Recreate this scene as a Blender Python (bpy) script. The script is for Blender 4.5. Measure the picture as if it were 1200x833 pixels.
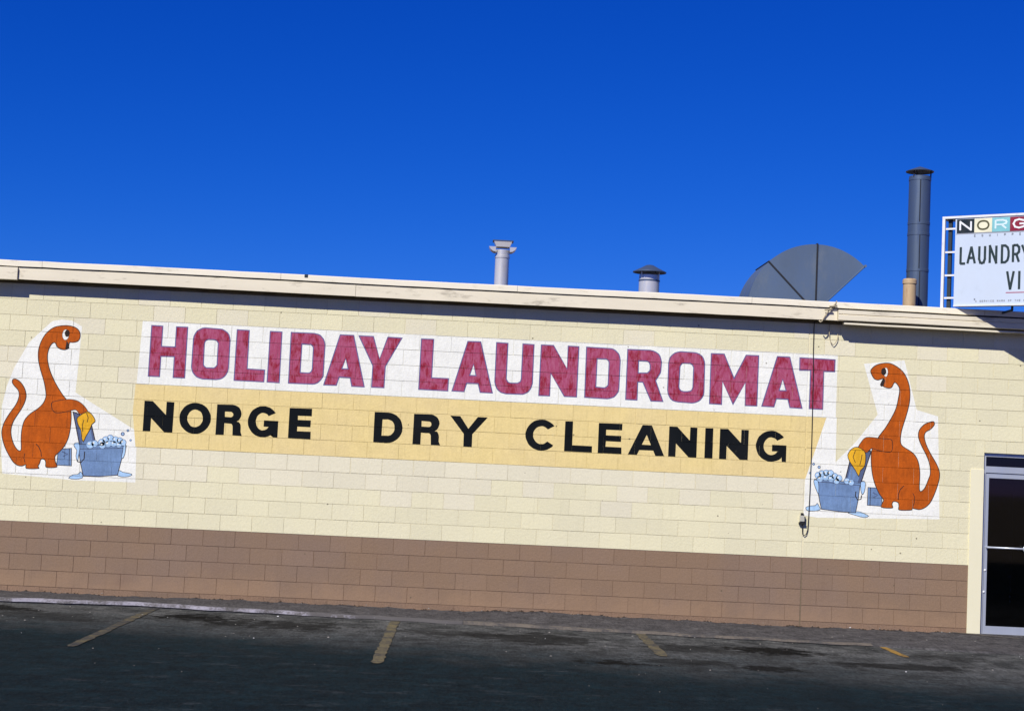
import bpy, bmesh, math, random
from mathutils import Vector, Matrix
from mathutils.geometry import tessellate_polygon

for _o in list(bpy.data.objects):
    bpy.data.objects.remove(_o)
SC = bpy.context.scene
COL = SC.collection
PI = math.pi

# ------------------------------------------------------------------ camera
cam_d = bpy.data.cameras.new("camera")
cam = bpy.data.objects.new("camera", cam_d)
COL.objects.link(cam)
SC.camera = cam
YAW, PITCH, ROLL = 0.0281160, 0.0730896, 0.0475972
_fw = Vector((math.sin(YAW) * math.cos(PITCH), math.cos(YAW) * math.cos(PITCH), math.sin(PITCH)))
_rt = Vector((math.cos(YAW), -math.sin(YAW), 0))
_up = _rt.cross(_fw)
_r2 = _rt * math.cos(ROLL) + _up * math.sin(ROLL)
_u2 = -_rt * math.sin(ROLL) + _up * math.cos(ROLL)
cam.matrix_world = Matrix(((_r2.x, _u2.x, -_fw.x, 5.5031), (_r2.y, _u2.y, -_fw.y, -20.4597),
                           (_r2.z, _u2.z, -_fw.z, 1.8341), (0, 0, 0, 1)))
cam_d.sensor_width = 36.0
cam_d.lens = 36.0 * 1850.0 / 1200.0
cam_d.clip_start = 0.1
cam_d.clip_end = 6000.0

# ------------------------------------------------------------------ sky + sun
SUN_EL, SUN_AZ = 42.5, 211.0          # azimuth clockwise from +Y
world = bpy.data.worlds.new("World")
SC.world = world
world.use_nodes = True
wn = world.node_tree
bg = wn.nodes["Background"]
sky = wn.nodes.new("ShaderNodeTexSky")
sky.sky_type = 'NISHITA'
sky.sun_disc = False
sky.sun_elevation = math.radians(SUN_EL)
sky.sun_rotation = math.radians(SUN_AZ)
sky.altitude = 1600.0
sky.air_density = 1.0
sky.dust_density = 0.0
sky.ozone_density = 4.0
# deep polarised slide-film blue: one response curve per colour, the same all round the sky
_sep = wn.nodes.new("ShaderNodeSeparateColor")
_com = wn.nodes.new("ShaderNodeCombineColor")
wn.links.new(sky.outputs[0], _sep.inputs[0])
for _k, (_gain, _pow) in enumerate(((0.0092, 2.88), (0.205, 1.25), (1.31, 0.832))):
    _p = wn.nodes.new("ShaderNodeMath"); _p.operation = 'POWER'
    _m = wn.nodes.new("ShaderNodeMath"); _m.operation = 'MULTIPLY'
    wn.links.new(_sep.outputs[_k], _p.inputs[0]); _p.inputs[1].default_value = _pow
    wn.links.new(_p.outputs[0], _m.inputs[0]); _m.inputs[1].default_value = _gain
    wn.links.new(_m.outputs[0], _com.inputs[_k])
wn.links.new(_com.outputs[0], bg.inputs[0])
bg.inputs[1].default_value = 0.094

sun_d = bpy.data.lights.new("sun", 'SUN')
sun_d.energy = 5.0
sun_d.angle = math.radians(0.53)
sun_d.color = (1.0, 0.95, 0.86)
sun = bpy.data.objects.new("sun", sun_d)
COL.objects.link(sun)
_az, _el = math.radians(SUN_AZ), math.radians(SUN_EL)
_ldir = -Vector((math.sin(_az) * math.cos(_el), math.cos(_az) * math.cos(_el), math.sin(_el)))
sun.rotation_euler = _ldir.to_track_quat('-Z', 'Y').to_euler()
sun.location = (-10, -20, 25)

vs = SC.view_settings
vs.view_transform = 'Standard'
vs.look = 'None'
vs.gamma = 1.0
vs.exposure = 0.15
vs.use_curve_mapping = False
SC.render.film_transparent = False
RND = random.Random(11)

# ------------------------------------------------------------------ materials
def N(nt, kind, **kw):
    n = nt.nodes.new(kind)
    for k, v in kw.items():
        if k in n.inputs.keys():
            n.inputs[k].default_value = v
        else:
            setattr(n, k, v)
    return n

def new_mat(name, rough=0.8, spec=0.3, metal=0.0):
    m = bpy.data.materials.new(name)
    m.use_nodes = True
    nt = m.node_tree
    p = nt.nodes["Principled BSDF"]
    p.inputs["Roughness"].default_value = rough
    p.inputs["Specular IOR Level"].default_value = spec
    p.inputs["Metallic"].default_value = metal
    return m, nt, p

def pos(nt):
    return nt.nodes.new("ShaderNodeNewGeometry").outputs["Position"]

def scaled(nt, src, s):
    mp = N(nt, "ShaderNodeMapping")
    mp.inputs["Scale"].default_value = s
    nt.links.new(src, mp.inputs["Vector"])
    return mp.outputs[0]

def noise(nt, src, scale, detail=3.0, rough=0.55, dist=0.0):
    n = N(nt, "ShaderNodeTexNoise")
    n.inputs["Scale"].default_value = scale
    n.inputs["Detail"].default_value = detail
    n.inputs["Roughness"].default_value = rough
    n.inputs["Distortion"].default_value = dist
    nt.links.new(src, n.inputs["Vector"])
    return n.outputs["Fac"]

def ramp(nt, fac, lo, hi, a=0.0, b=1.0):
    r = N(nt, "ShaderNodeMapRange")
    r.interpolation_type = 'SMOOTHSTEP'
    r.inputs["From Min"].default_value = lo
    r.inputs["From Max"].default_value = hi
    r.inputs["To Min"].default_value = a
    r.inputs["To Max"].default_value = b
    nt.links.new(fac, r.inputs["Value"])
    return r.outputs[0]

def mixc(nt, fac, a, b, blend='MIX'):
    m = nt.nodes.new("ShaderNodeMix")
    m.data_type = 'RGBA'
    m.blend_type = blend
    for key, v in ((0, fac), (6, a), (7, b)):
        if isinstance(v, bpy.types.NodeSocket):
            nt.links.new(v, m.inputs[key])
        elif key == 0:
            m.inputs[0].default_value = v
        else:
            m.inputs[key].default_value = (v[0], v[1], v[2], 1.0)
    return m.outputs[2]

def math2(nt, op, a, b=0.0):
    m = nt.nodes.new("ShaderNodeMath")
    m.operation = op
    for i, v in enumerate((a, b)):
        if isinstance(v, bpy.types.NodeSocket):
            nt.links.new(v, m.inputs[i])
        else:
            m.inputs[i].default_value = v
    return m.outputs[0]

def bump(nt, p, h, strength=0.3, dist=0.004):
    b = nt.nodes.new("ShaderNodeBump")
    b.inputs["Strength"].default_value = strength
    b.inputs["Distance"].default_value = dist
    nt.links.new(h, b.inputs["Height"])
    nt.links.new(b.outputs[0], p.inputs["Normal"])

def masonry_paint(name, col, alt, per_block=0.10, wear=None, wear_amt=0.0, grain=0.10, brush=0.0, splash=None):
    """painted concrete block: colour drifts over the wall and from block to block, pitted face"""
    m, nt, p = new_mat(name, 0.85, 0.25)
    P = pos(nt)
    c = mixc(nt, ramp(nt, noise(nt, P, 0.9, 4, 0.6), 0.35, 0.68), col, alt)
    if per_block:
        oi = nt.nodes.new("ShaderNodeObjectInfo").outputs["Random"]
        ri = nt.nodes.new("ShaderNodeNewGeometry").outputs["Random Per Island"]
        r = math2(nt, 'FRACT', math2(nt, 'ADD', oi, ri))
        v = ramp(nt, r, 0.0, 1.0, 1.0 - per_block, 1.0)
        cc = nt.nodes.new("ShaderNodeCombineXYZ")
        for i in range(3):
            nt.links.new(v, cc.inputs[i])
        c = mixc(nt, 1.0, c, cc.outputs[0], 'MULTIPLY')
    g = ramp(nt, noise(nt, P, 55.0, 3, 0.7), 0.3, 0.75, 1.0 - grain, 1.0)
    cg = nt.nodes.new("ShaderNodeCombineXYZ")
    for i in range(3):
        nt.links.new(g, cg.inputs[i])
    c = mixc(nt, 1.0, c, cg.outputs[0], 'MULTIPLY')
    if brush:
        b1 = noise(nt, scaled(nt, P, (1.0, 1.0, 0.25)), 26.0, 4, 0.7, 0.4)
        b2 = noise(nt, P, 5.0, 4, 0.6)
        b = ramp(nt, math2(nt, 'ADD', math2(nt, 'MULTIPLY', b1, 0.5), math2(nt, 'MULTIPLY', b2, 0.5)), 0.36, 0.64, 1.0 - brush, 1.0 + 0.5 * brush)
        cb_ = nt.nodes.new("ShaderNodeCombineXYZ")
        for i in range(3):
            nt.links.new(b, cb_.inputs[i])
        c = mixc(nt, 1.0, c, cb_.outputs[0], 'MULTIPLY')
    if splash:      # mud splashed up from the lot, ragged upper edge
        sz = nt.nodes.new("ShaderNodeSeparateXYZ")
        nt.links.new(P, sz.inputs[0])
        e = math2(nt, 'ADD', sz.outputs["Z"], math2(nt, 'MULTIPLY', math2(nt, 'SUBTRACT', noise(nt, P, 2.5, 6, 0.7), 0.5), 0.9))
        c = mixc(nt, ramp(nt, e, 0.0, 0.42, 0.5, 0.0), c, splash)
        c = mixc(nt, ramp(nt, noise(nt, P, 1.3, 6, 0.7), 0.56, 0.72, 0.0, 0.28), c, (0.20, 0.125, 0.085))
    # rain streaks, thin and vertical
    st = ramp(nt, noise(nt, scaled(nt, P, (6.0, 6.0, 0.35)), 3.0, 4, 0.6), 0.56, 0.78, 0.0, 0.22)
    c = mixc(nt, st, c, tuple(0.55 * x for x in col))
    # small dark pits in the block face
    vor = N(nt, "ShaderNodeTexVoronoi", feature='F1')
    vor.inputs["Scale"].default_value = 5.0
    nt.links.new(P, vor.inputs["Vector"])
    pit = ramp(nt, vor.outputs["Distance"], 0.04, 0.07, 0.75, 0.0)
    pit = math2(nt, 'MULTIPLY', pit, ramp(nt, noise(nt, P, 2.3, 1), 0.52, 0.56))
    c = mixc(nt, pit, c, (0.10, 0.08, 0.05))
    if wear:
        w = ramp(nt, noise(nt, P, 7.0, 6, 0.75), 0.62, 0.72, 0.0, wear_amt)
        c = mixc(nt, w, c, wear)
    nt.links.new(c, p.inputs["Base Color"])
    h = math2(nt, 'ADD', noise(nt, P, 140.0, 3, 0.7), math2(nt, 'MULTIPLY', noise(nt, P, 24.0, 3), 1.2))
    bump(nt, p, h, 0.45, 0.006)
    return m

CREAM = (0.764, 0.718, 0.478)
M = {}
M['cream'] = masonry_paint('cream_paint', CREAM, (0.736, 0.692, 0.474), 0.06)
M['cream_grey'] = masonry_paint('cream_paint_patched', (0.760, 0.714, 0.522), (0.738, 0.692, 0.508), 0.05)
M['brown'] = masonry_paint('brown_paint', (0.262, 0.173, 0.110), (0.248, 0.170, 0.120), 0.06, (0.32, 0.235, 0.17), 0.3, 0.15, splash=(0.31, 0.20, 0.12))
M['cream_mortar'] = masonry_paint('cream_mortar', (0.745, 0.685, 0.475), (0.68, 0.63, 0.44), 0)
M['brown_mortar'] = masonry_paint('brown_mortar', (0.245, 0.155, 0.098), (0.205, 0.128, 0.082), 0)
M['sealant'] = masonry_paint('joint_sealant', (0.22, 0.17, 0.10), (0.16, 0.12, 0.08), 0)
M['base_dirt'] = masonry_paint('base_course', (0.30, 0.19, 0.12), (0.24, 0.165, 0.115), 0.1, (0.10, 0.07, 0.05), 0.7, 0.3)
M['white_wall'] = masonry_paint('white_sign_paint', (0.85, 0.855, 0.78), (0.82, 0.825, 0.75), 0, (0.70, 0.66, 0.52), 0.45, brush=0.06)
M['yellow_wall'] = masonry_paint('yellow_sign_paint', (0.785, 0.625, 0.268), (0.755, 0.605, 0.285), 0, (0.76, 0.64, 0.36), 0.45, brush=0.06)
M['black_letter'] = masonry_paint('black_letter_paint', (0.006, 0.008, 0.010), (0.010, 0.012, 0.014), 0, (0.09, 0.08, 0.05), 0.5)
M['black_letter'].node_tree.nodes['Principled BSDF'].inputs['Specular IOR Level'].default_value = 0.06
M['orange'] = masonry_paint('orange_paint', (0.50, 0.098, 0.003), (0.455, 0.086, 0.003), 0, (0.50, 0.16, 0.04), 0.35, brush=0.22)
M['outline'] = masonry_paint('outline_paint', (0.025, 0.018, 0.016), (0.035, 0.02, 0.015), 0)
M['tub_blue'] = masonry_paint('tub_blue_paint', (0.17, 0.275, 0.46), (0.15, 0.245, 0.43), 0, (0.26, 0.34, 0.52), 0.4, brush=0.2)
M['deep_blue'] = masonry_paint('deep_blue_paint', (0.075, 0.105, 0.20), (0.09, 0.12, 0.22), 0)
M['suds_blue'] = masonry_paint('suds_blue_paint', (0.42, 0.62, 0.83), (0.36, 0.56, 0.80), 0, brush=0.12)
M['cloth_yellow'] = masonry_paint('cloth_yellow_paint', (0.80, 0.44, 0.02), (0.76, 0.40, 0.02), 0, brush=0.2)
M['letter_edge'] = masonry_paint('letter_edge_blue', (0.115, 0.105, 0.26), (0.14, 0.12, 0.28), 0)

def letter_red():
    m, nt, p = new_mat('letter_red_brushed', 0.8, 0.25)
    P = pos(nt)
    fade = (0.35, 0.062, 0.135)
    base = mixc(nt, ramp(nt, noise(nt, P, 6.0, 4, 0.6), 0.35, 0.7), fade, (0.32, 0.042, 0.105))
    br = ramp(nt, noise(nt, scaled(nt, P, (1, 1, 0.55)), 8.0, 5, 0.65, 0.8), 0.46, 0.58, 0.0, 1.0)
    c = mixc(nt, br, base, (0.25, 0.008, 0.030))
    fine = ramp(nt, noise(nt, scaled(nt, P, (1, 1, 0.2)), 45.0, 4, 0.75), 0.40, 0.66, 0.0, 0.45)
    c = mixc(nt, fine, c, (0.45, 0.15, 0.24))
    nt.links.new(c, p.inputs["Base Color"])
    bump(nt, p, noise(nt, P, 140, 3, 0.7), 0.4, 0.005)
    return m
M['letter_red'] = letter_red()

def plain(name, col, rough=0.6, spec=0.4, metal=0.0, var=0.12, nscale=6.0, stain=None, stain_amt=0.0, stretch=(1, 1, 1), bumpy=0.0):
    m, nt, p = new_mat(name, rough, spec, metal)
    P = pos(nt)
    S = scaled(nt, P, stretch)
    c = mixc(nt, ramp(nt, noise(nt, S, nscale, 5, 0.6), 0.3, 0.7), col, tuple(x * (1 - var) for x in col))
    if stain:
        c = mixc(nt, ramp(nt, noise(nt, S, nscale * 1.7, 6, 0.7), 0.55, 0.72, 0, stain_amt), c, stain)
    nt.links.new(c, p.inputs["Base Color"])
    r = ramp(nt, noise(nt, S, nscale * 2, 3), 0.3, 0.7, max(0.02, rough - 0.1), min(1, rough + 0.1))
    nt.links.new(r, p.inputs["Roughness"])
    if bumpy:
        bump(nt, p, noise(nt, P, nscale * 3, 4), bumpy, 0.004)
    return m

M['fascia'] = plain('fascia_paint', (0.74, 0.68, 0.52), 0.6, 0.3, 0, 0.08, 1.5, (0.36, 0.32, 0.24), 0.75, (1, 1, 4), 0.15)
M['strip'] = plain('gravel_stop_paint', (0.80, 0.745, 0.59), 0.55, 0.35, 0, 0.06, 2.5, (0.45, 0.40, 0.28), 0.5, (1, 1, 3), 0.1)
M['soffit'] = plain('soffit_paint', (0.20, 0.165, 0.09), 0.8, 0.2, 0, 0.3, 4)
M['roof'] = plain('roofing_felt', (0.055, 0.055, 0.06), 0.9, 0.2, 0, 0.3, 5, (0.12, 0.11, 0.10), 0.5)
M['galv'] = plain('galvanised_steel', (0.66, 0.65, 0.62), 0.28, 0.5, 0.40, 0.14, 7.0, (0.34, 0.33, 0.33), 0.25, (1, 1, 0.3))
M['duct'] = plain('grey_duct_steel', (0.105, 0.155, 0.240), 0.55, 0.4, 0.2, 0.2, 2.0, (0.13, 0.165, 0.215), 0.7, (1, 1, 0.5), 0.05)
M['stack'] = plain('weathered_stack_steel', (0.090, 0.130, 0.200), 0.42, 0.5, 0.4, 0.2, 6.0, (0.09, 0.11, 0.15), 0.5, (1, 1, 0.15))
M['seam'] = plain('dark_seam', (0.02, 0.022, 0.028), 0.7, 0.3)
M['rust_can'] = plain('rusted_vent_steel', (0.52, 0.38, 0.22), 0.55, 0.4, 0.1, 0.2, 9.0, (0.30, 0.12, 0.04), 0.9, (1, 1, 0.25))
M['alu'] = plain('brushed_aluminium', (0.50, 0.54, 0.60), 0.42, 0.5, 0.45, 0.1, 5.0, None, 0, (1, 1, 0.2))
M['gasket'] = plain('dark_gasket', (0.015, 0.015, 0.017), 0.6, 0.3)
M['jamb'] = plain('cream_jamb_board', (0.75, 0.71, 0.50), 0.6, 0.35, 0, 0.06, 3.0, (0.55, 0.49, 0.33), 0.3, (1, 1, 0.3))
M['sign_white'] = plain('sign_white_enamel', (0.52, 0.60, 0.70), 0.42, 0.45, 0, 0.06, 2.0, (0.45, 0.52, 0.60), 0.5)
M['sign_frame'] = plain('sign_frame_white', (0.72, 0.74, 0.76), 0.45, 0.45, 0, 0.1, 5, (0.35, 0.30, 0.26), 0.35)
M['sign_dark'] = plain('sign_dark_steel', (0.02, 0.03, 0.038), 0.55, 0.4)
M['sign_ink'] = plain('sign_dark_green_ink', (0.012, 0.030, 0.032), 0.5, 0.4)
M['tile_black'] = plain('tile_black', (0.012, 0.020, 0.022), 0.4, 0.4)
M['tile_cream'] = plain('tile_cream', (0.74, 0.72, 0.52), 0.4, 0.4)
M['tile_teal'] = plain('tile_teal', (0.20, 0.50, 0.53), 0.4, 0.4)
M['tile_red'] = plain('tile_red', (0.24, 0.014, 0.035), 0.4, 0.4)
M['tile_grey'] = plain('tile_grey', (0.30, 0.31, 0.33), 0.4, 0.4)
M['ink_olive'] = plain('ink_olive', (0.075, 0.07, 0.025), 0.5, 0.4)
M['ink_white'] = plain('ink_white', (0.76, 0.78, 0.80), 0.5, 0.4)
M['ink_ltblue'] = plain('ink_light_blue', (0.60, 0.76, 0.82), 0.5, 0.4)
M['ink_grey'] = plain('ink_grey', (0.22, 0.25, 0.29), 0.5, 0.4)
M['ink_red'] = plain('ink_red', (0.40, 0.05, 0.10), 0.5, 0.4)
M['cable'] = plain('black_cable_rubber', (0.018, 0.018, 0.018), 0.6, 0.3)
M['wire_tan'] = plain('old_tan_wire', (0.42, 0.36, 0.24), 0.6, 0.3)
M['box_grey'] = plain('outlet_grey', (0.46, 0.45, 0.38), 0.5, 0.4)
M['floor_in'] = plain('interior_floor', (0.10, 0.09, 0.08), 0.6, 0.3)
M['wall_in'] = plain('interior_wall', (0.10, 0.10, 0.10), 0.8, 0.3)
M['stone'] = plain('gravel_stone', (0.30, 0.28, 0.25), 0.9, 0.2, 0, 0.6, 40)
M['grit'] = plain('wall_foot_grit', (0.085, 0.060, 0.042), 0.95, 0.1, 0, 0.6, 30)
M['litter'] = plain('paper_litter', (0.62, 0.62, 0.62), 0.8, 0.2)
M['concrete'] = plain('threshold_concrete', (0.34, 0.31, 0.28), 0.85, 0.2, 0, 0.25, 14, (0.18, 0.16, 0.14), 0.6, bumpy=0.3)

def glass_mat():
    """tinted shop glass: a clear sheet that dims what is behind it and mirrors the lot at the surface"""
    m, nt, p = new_mat('dark_door_glass', 0.02, 0.5)
    tr = nt.nodes.new("ShaderNodeBsdfTransparent")
    tr.inputs[0].default_value = (0.36, 0.40, 0.42, 1)
    gl = nt.nodes.new("ShaderNodeBsdfGlossy")
    gl.inputs["Roughness"].default_value = 0.03
    fr_ = nt.nodes.new("ShaderNodeFresnel")
    fr_.inputs["IOR"].default_value = 1.45
    mx = nt.nodes.new("ShaderNodeMixShader")
    nt.links.new(fr_.outputs[0], mx.inputs[0]); nt.links.new(tr.outputs[0], mx.inputs[1]); nt.links.new(gl.outputs[0], mx.inputs[2])
    nt.links.new(mx.outputs[0], nt.nodes["Material Output"].inputs["Surface"])
    return m
M['glass'] = glass_mat()

def spots_mask(nt, P, spots):
    """soft-edged oil stains: ellipses broken up by noise"""
    out = None
    wob = noise(nt, P, 1.6, 5, 0.65)
    fine = noise(nt, P, 6.0, 4, 0.7)
    for (x, y, rx, ry, amt) in spots:
        mp = N(nt, "ShaderNodeMapping", vector_type='TEXTURE')
        mp.inputs["Location"].default_value = (x, y, 0)
        mp.inputs["Scale"].default_value = (rx, ry, 1e4)
        nt.links.new(P, mp.inputs["Vector"])
        ln = nt.nodes.new("ShaderNodeVectorMath")
        ln.operation = 'LENGTH'
        nt.links.new(mp.outputs[0], ln.inputs[0])
        d = math2(nt, 'ADD', ln.outputs["Value"], math2(nt, 'MULTIPLY', math2(nt, 'SUBTRACT', wob, 0.5), 2.4))
        d = math2(nt, 'ADD', d, math2(nt, 'MULTIPLY', math2(nt, 'SUBTRACT', fine, 0.5), 2.6))
        v = ramp(nt, d, 0.60, 1.10, amt, 0.0)
        out = v if out is None else math2(nt, 'MAXIMUM', out, v)
    return out

OIL = [(-0.1, -2.0, 0.9, 0.35, 0.9), (2.45, -2.15, 0.55, 0.40, 1.0), (3.55, -2.5, 0.8, 0.55, 0.8), (0.9, -2.6, 0.9, 0.5, 0.5),
       (6.35, -2.75, 0.9, 0.55, 0.75), (7.05, -4.7, 0.40, 0.25, 1.0), (7.9, -4.4, 0.7, 0.25, 0.6), (9.05, -2.9, 0.65, 0.42, 1.0),
       (8.2, -3.0, 0.7, 0.4, 0.6), (10.3, -3.9, 0.8, 0.3, 0.75), (11.0, -2.9, 0.5, 0.3, 0.5), (8.6, -4.6, 0.4, 0.25, 0.9),
       (5.6, -2.6, 0.8, 0.4, 0.6), (13.4, -2.6, 0.7, 0.5, 0.7), (-3.2, -2.3, 0.8, 0.5, 0.8)]

def asphalt(name, apron=False):
    m, nt, p = new_mat(name, 0.95, 0.08)
    P = pos(nt)
    big = noise(nt, P, 0.35, 5, 0.6)
    mid = noise(nt, P, 2.2, 6, 0.65)
    if apron:
        c = mixc(nt, ramp(nt, mid, 0.3, 0.7), (0.074, 0.071, 0.071), (0.054, 0.052, 0.053))
        c = mixc(nt, ramp(nt, noise(nt, P, 5.0, 5, 0.7), 0.56, 0.7, 0, 0.6), c, (0.088, 0.078, 0.072))
    else:
        grey_tone = mixc(nt, ramp(nt, mid, 0.32, 0.68), (0.092, 0.094, 0.090), (0.030, 0.032, 0.031))
        dark_tone = mixc(nt, ramp(nt, mid, 0.3, 0.7), (0.0038, 0.0132, 0.0172), (0.0024, 0.0080, 0.0108))
        sx = nt.nodes.new("ShaderNodeSeparateXYZ")
        nt.links.new(P, sx.inputs[0])
        # the darker tone starts further from the wall towards the right
        edge = math2(nt, 'ADD', sx.outputs["Y"], math2(nt, 'MULTIPLY', sx.outputs["X"], 0.20))
        edge = math2(nt, 'ADD', edge, math2(nt, 'MULTIPLY', math2(nt, 'SUBTRACT', big, 0.5), 4.0))
        edge = math2(nt, 'ADD', edge, math2(nt, 'MULTIPLY', math2(nt, 'SUBTRACT', mid, 0.5), 4.0))
        c = mixc(nt, ramp(nt, edge, -4.6, -1.2), dark_tone, grey_tone)
        sc = ramp(nt, noise(nt, scaled(nt, P, (0.5, 1.0, 1)), 3.0, 6, 0.75), 0.55, 0.70, 0.0, 0.4)
        c = mixc(nt, sc, c, (0.060, 0.064, 0.066))
        c = mixc(nt, spots_mask(nt, P, OIL), c, (0.0026, 0.0028, 0.0024))
    chips = ramp(nt, noise(nt, scaled(nt, P, (0.6, 1.0, 1)), 26.0, 3, 0.8), 0.64, 0.74, 0.0, 0.4)
    c = mixc(nt, chips, c, (0.085, 0.098, 0.098))
    holes = ramp(nt, noise(nt, scaled(nt, P, (0.6, 1.0, 1)), 12.0, 4, 0.8), 0.26, 0.36, 0.7, 0.0)
    c = mixc(nt, holes, c, (0.006, 0.007, 0.008))
    tr = noise(nt, scaled(nt, P, (1.0, 0.22, 1)), 34.0, 6, 0.9, 0.5)
    tv = ramp(nt, math2(nt, 'ADD', math2(nt, 'MULTIPLY', tr, 0.6), math2(nt, 'MULTIPLY', noise(nt, P, 4.5, 6, 0.8, 0.6), 0.4)), 0.38, 0.64, 0.45, 1.7)
    ct_ = nt.nodes.new("ShaderNodeCombineXYZ")
    for i in range(3):
        nt.links.new(tv, ct_.inputs[i])
    c = mixc(nt, 1.0, c, ct_.outputs[0], 'MULTIPLY')
    agg = ramp(nt, noise(nt, P, 70.0, 2, 0.7), 0.58, 0.76, 0.0, 0.5)
    c = mixc(nt, agg, c, (0.12, 0.12, 0.12) if apron else (0.06, 0.068, 0.072))
    nt.links.new(c, p.inputs["Base Color"])
    h = math2(nt, 'ADD', noise(nt, P, 90.0, 3, 0.75), math2(nt, 'MULTIPLY', noise(nt, P, 9.0, 4), 2.0))
    bump(nt, p, h, 0.6, 0.012)
    return m
M['asphalt'] = asphalt('parking_lot_asphalt')
M['apron'] = asphalt('apron_asphalt', True)
M['dirt'] = plain('dry_tan_dirt', (0.24, 0.185, 0.125), 0.95, 0.1, 0, 0.35, 0.3, (0.15, 0.13, 0.08), 0.6, bumpy=0.3)  # unseen ground colour, chosen to warm the eave shadow by bounce light

def road_paint(name, col, base, lo, hi, fade=None):
    """paint worn through to the asphalt in ragged patches"""
    m, nt, p = new_mat(name, 0.9, 0.15)
    P = pos(nt)
    n = math2(nt, 'ADD', math2(nt, 'MULTIPLY', noise(nt, P, 3.0, 5, 0.7), 0.6), math2(nt, 'MULTIPLY', noise(nt, P, 26.0, 4, 0.7), 0.4))
    if fade:        # worn further and further along the wall
        sx = nt.nodes.new("ShaderNodeSeparateXYZ")
        nt.links.new(P, sx.inputs[0])
        n = math2(nt, 'ADD', n, ramp(nt, sx.outputs["X"], fade[0], fade[1], 0.0, 0.22))
    c = mixc(nt, ramp(nt, n, lo, hi), col, base)
    nt.links.new(c, p.inputs["Base Color"])
    bump(nt, p, noise(nt, P, 90, 3, 0.7), 0.5, 0.008)
    return m
M['line_yellow'] = road_paint('worn_yellow_line', (0.125, 0.102, 0.050), (0.035, 0.036, 0.036), 0.36, 0.56)
M['line_orange'] = road_paint('fresh_yellow_line', (0.26, 0.155, 0.035), (0.04, 0.038, 0.035), 0.48, 0.62)
M['line_white'] = road_paint('worn_white_line', (0.27, 0.26, 0.30), (0.085, 0.080, 0.078), 0.40, 0.62, (2.5, 6.2))
M['line_clear'] = road_paint('clearer_yellow_line', (0.135, 0.112, 0.058), (0.04, 0.04, 0.04), 0.40, 0.60)
M['line_tan'] = road_paint('ghost_of_edge_line', (0.125, 0.108, 0.088), (0.060, 0.058, 0.057), 0.42, 0.60)
M['line_fresh'] = road_paint('bright_white_line', (0.78, 0.79, 0.84), (0.20, 0.20, 0.22), 0.52, 0.66)

# ------------------------------------------------------------------ object helpers
def link(o, parent=None):
    COL.objects.link(o)
    if parent is not None:
        o.parent = parent
    return o

def wloc(o):
    v = Vector((0, 0, 0))
    while o is not None:
        v += o.location
        o = o.parent
    return v

def obj(name, bm, mats, parent=None, smooth=False, loc=None, kind=None):
    """one mesh object from a bmesh whose vertices are in world metres"""
    me = bpy.data.meshes.new(name)
    off = Vector(loc) if loc is not None else Vector((0, 0, 0))
    base = wloc(parent) if parent is not None else Vector((0, 0, 0))
    bmesh.ops.translate(bm, verts=bm.verts, vec=-(off if loc is not None else base))
    bm.to_mesh(me)
    bm.free()
    if smooth:
        for f in me.polygons:
            f.use_smooth = True
    for m in (mats if isinstance(mats, (list, tuple)) else [mats]):
        me.materials.append(M[m] if isinstance(m, str) else m)
    o = bpy.data.objects.new(name, me)
    link(o, parent)
    if loc is not None:
        o.location = off - base
    if kind:
        o["kind"] = kind
    return o

def tag(o, label=None, cat=None, group=None, kind=None):
    if label: o["label"] = label
    if cat: o["category"] = cat
    if group: o["group"] = group
    if kind: o["kind"] = kind
    return o

def thing(name, label, cat, loc=(0, 0, 0), group=None):
    o = bpy.data.objects.new(name, None)
    o.empty_display_size = 0.2
    o.location = loc
    COL.objects.link(o)
    return tag(o, label, cat, group)

def box(bm, x0, x1, y0, y1, z0, z1, mi=0):
    v = [bm.verts.new(p) for p in ((x0, y0, z0), (x1, y0, z0), (x1, y1, z0), (x0, y1, z0),
                                   (x0, y0, z1), (x1, y0, z1), (x1, y1, z1), (x0, y1, z1))]
    for f in ((0, 3, 2, 1), (4, 5, 6, 7), (0, 1, 5, 4), (1, 2, 6, 5), (2, 3, 7, 6), (3, 0, 4, 7)):
        bm.faces.new([v[i] for i in f]).material_index = mi

def bbox_obj(name, x0, x1, y0, y1, z0, z1, mat, parent=None, bevel=0.0):
    bm = bmesh.new()
    box(bm, x0, x1, y0, y1, z0, z1)
    if bevel:
        bmesh.ops.bevel(bm, geom=bm.edges[:], offset=bevel, segments=2, affect='EDGES')
    return obj(name, bm, mat, parent)

def tube(bm, pts, r, seg=8, mi=0, cap=True):
    pts = [Vector(p) for p in pts]
    rr = r if isinstance(r, (list, tuple)) else [r] * len(pts)
    rings = []
    prev = None
    for i, p in enumerate(pts):
        t = (pts[min(i + 1, len(pts) - 1)] - pts[max(i - 1, 0)]).normalized()
        a = prev if prev is not None else (Vector((0, 0, 1)) if abs(t.z) < 0.9 else Vector((1, 0, 0)))
        u = (a - t * a.dot(t)).normalized()
        prev = u
        w = t.cross(u)
        rings.append([bm.verts.new(p + (u * math.cos(2 * PI * k / seg) + w * math.sin(2 * PI * k / seg)) * rr[i]) for k in range(seg)])
    for a, b in zip(rings, rings[1:]):
        for k in range(seg):
            bm.faces.new((a[k], a[(k + 1) % seg], b[(k + 1) % seg], b[k])).material_index = mi
    if cap:
        bm.faces.new(rings[0][::-1]).material_index = mi
        bm.faces.new(rings[-1]).material_index = mi

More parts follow.
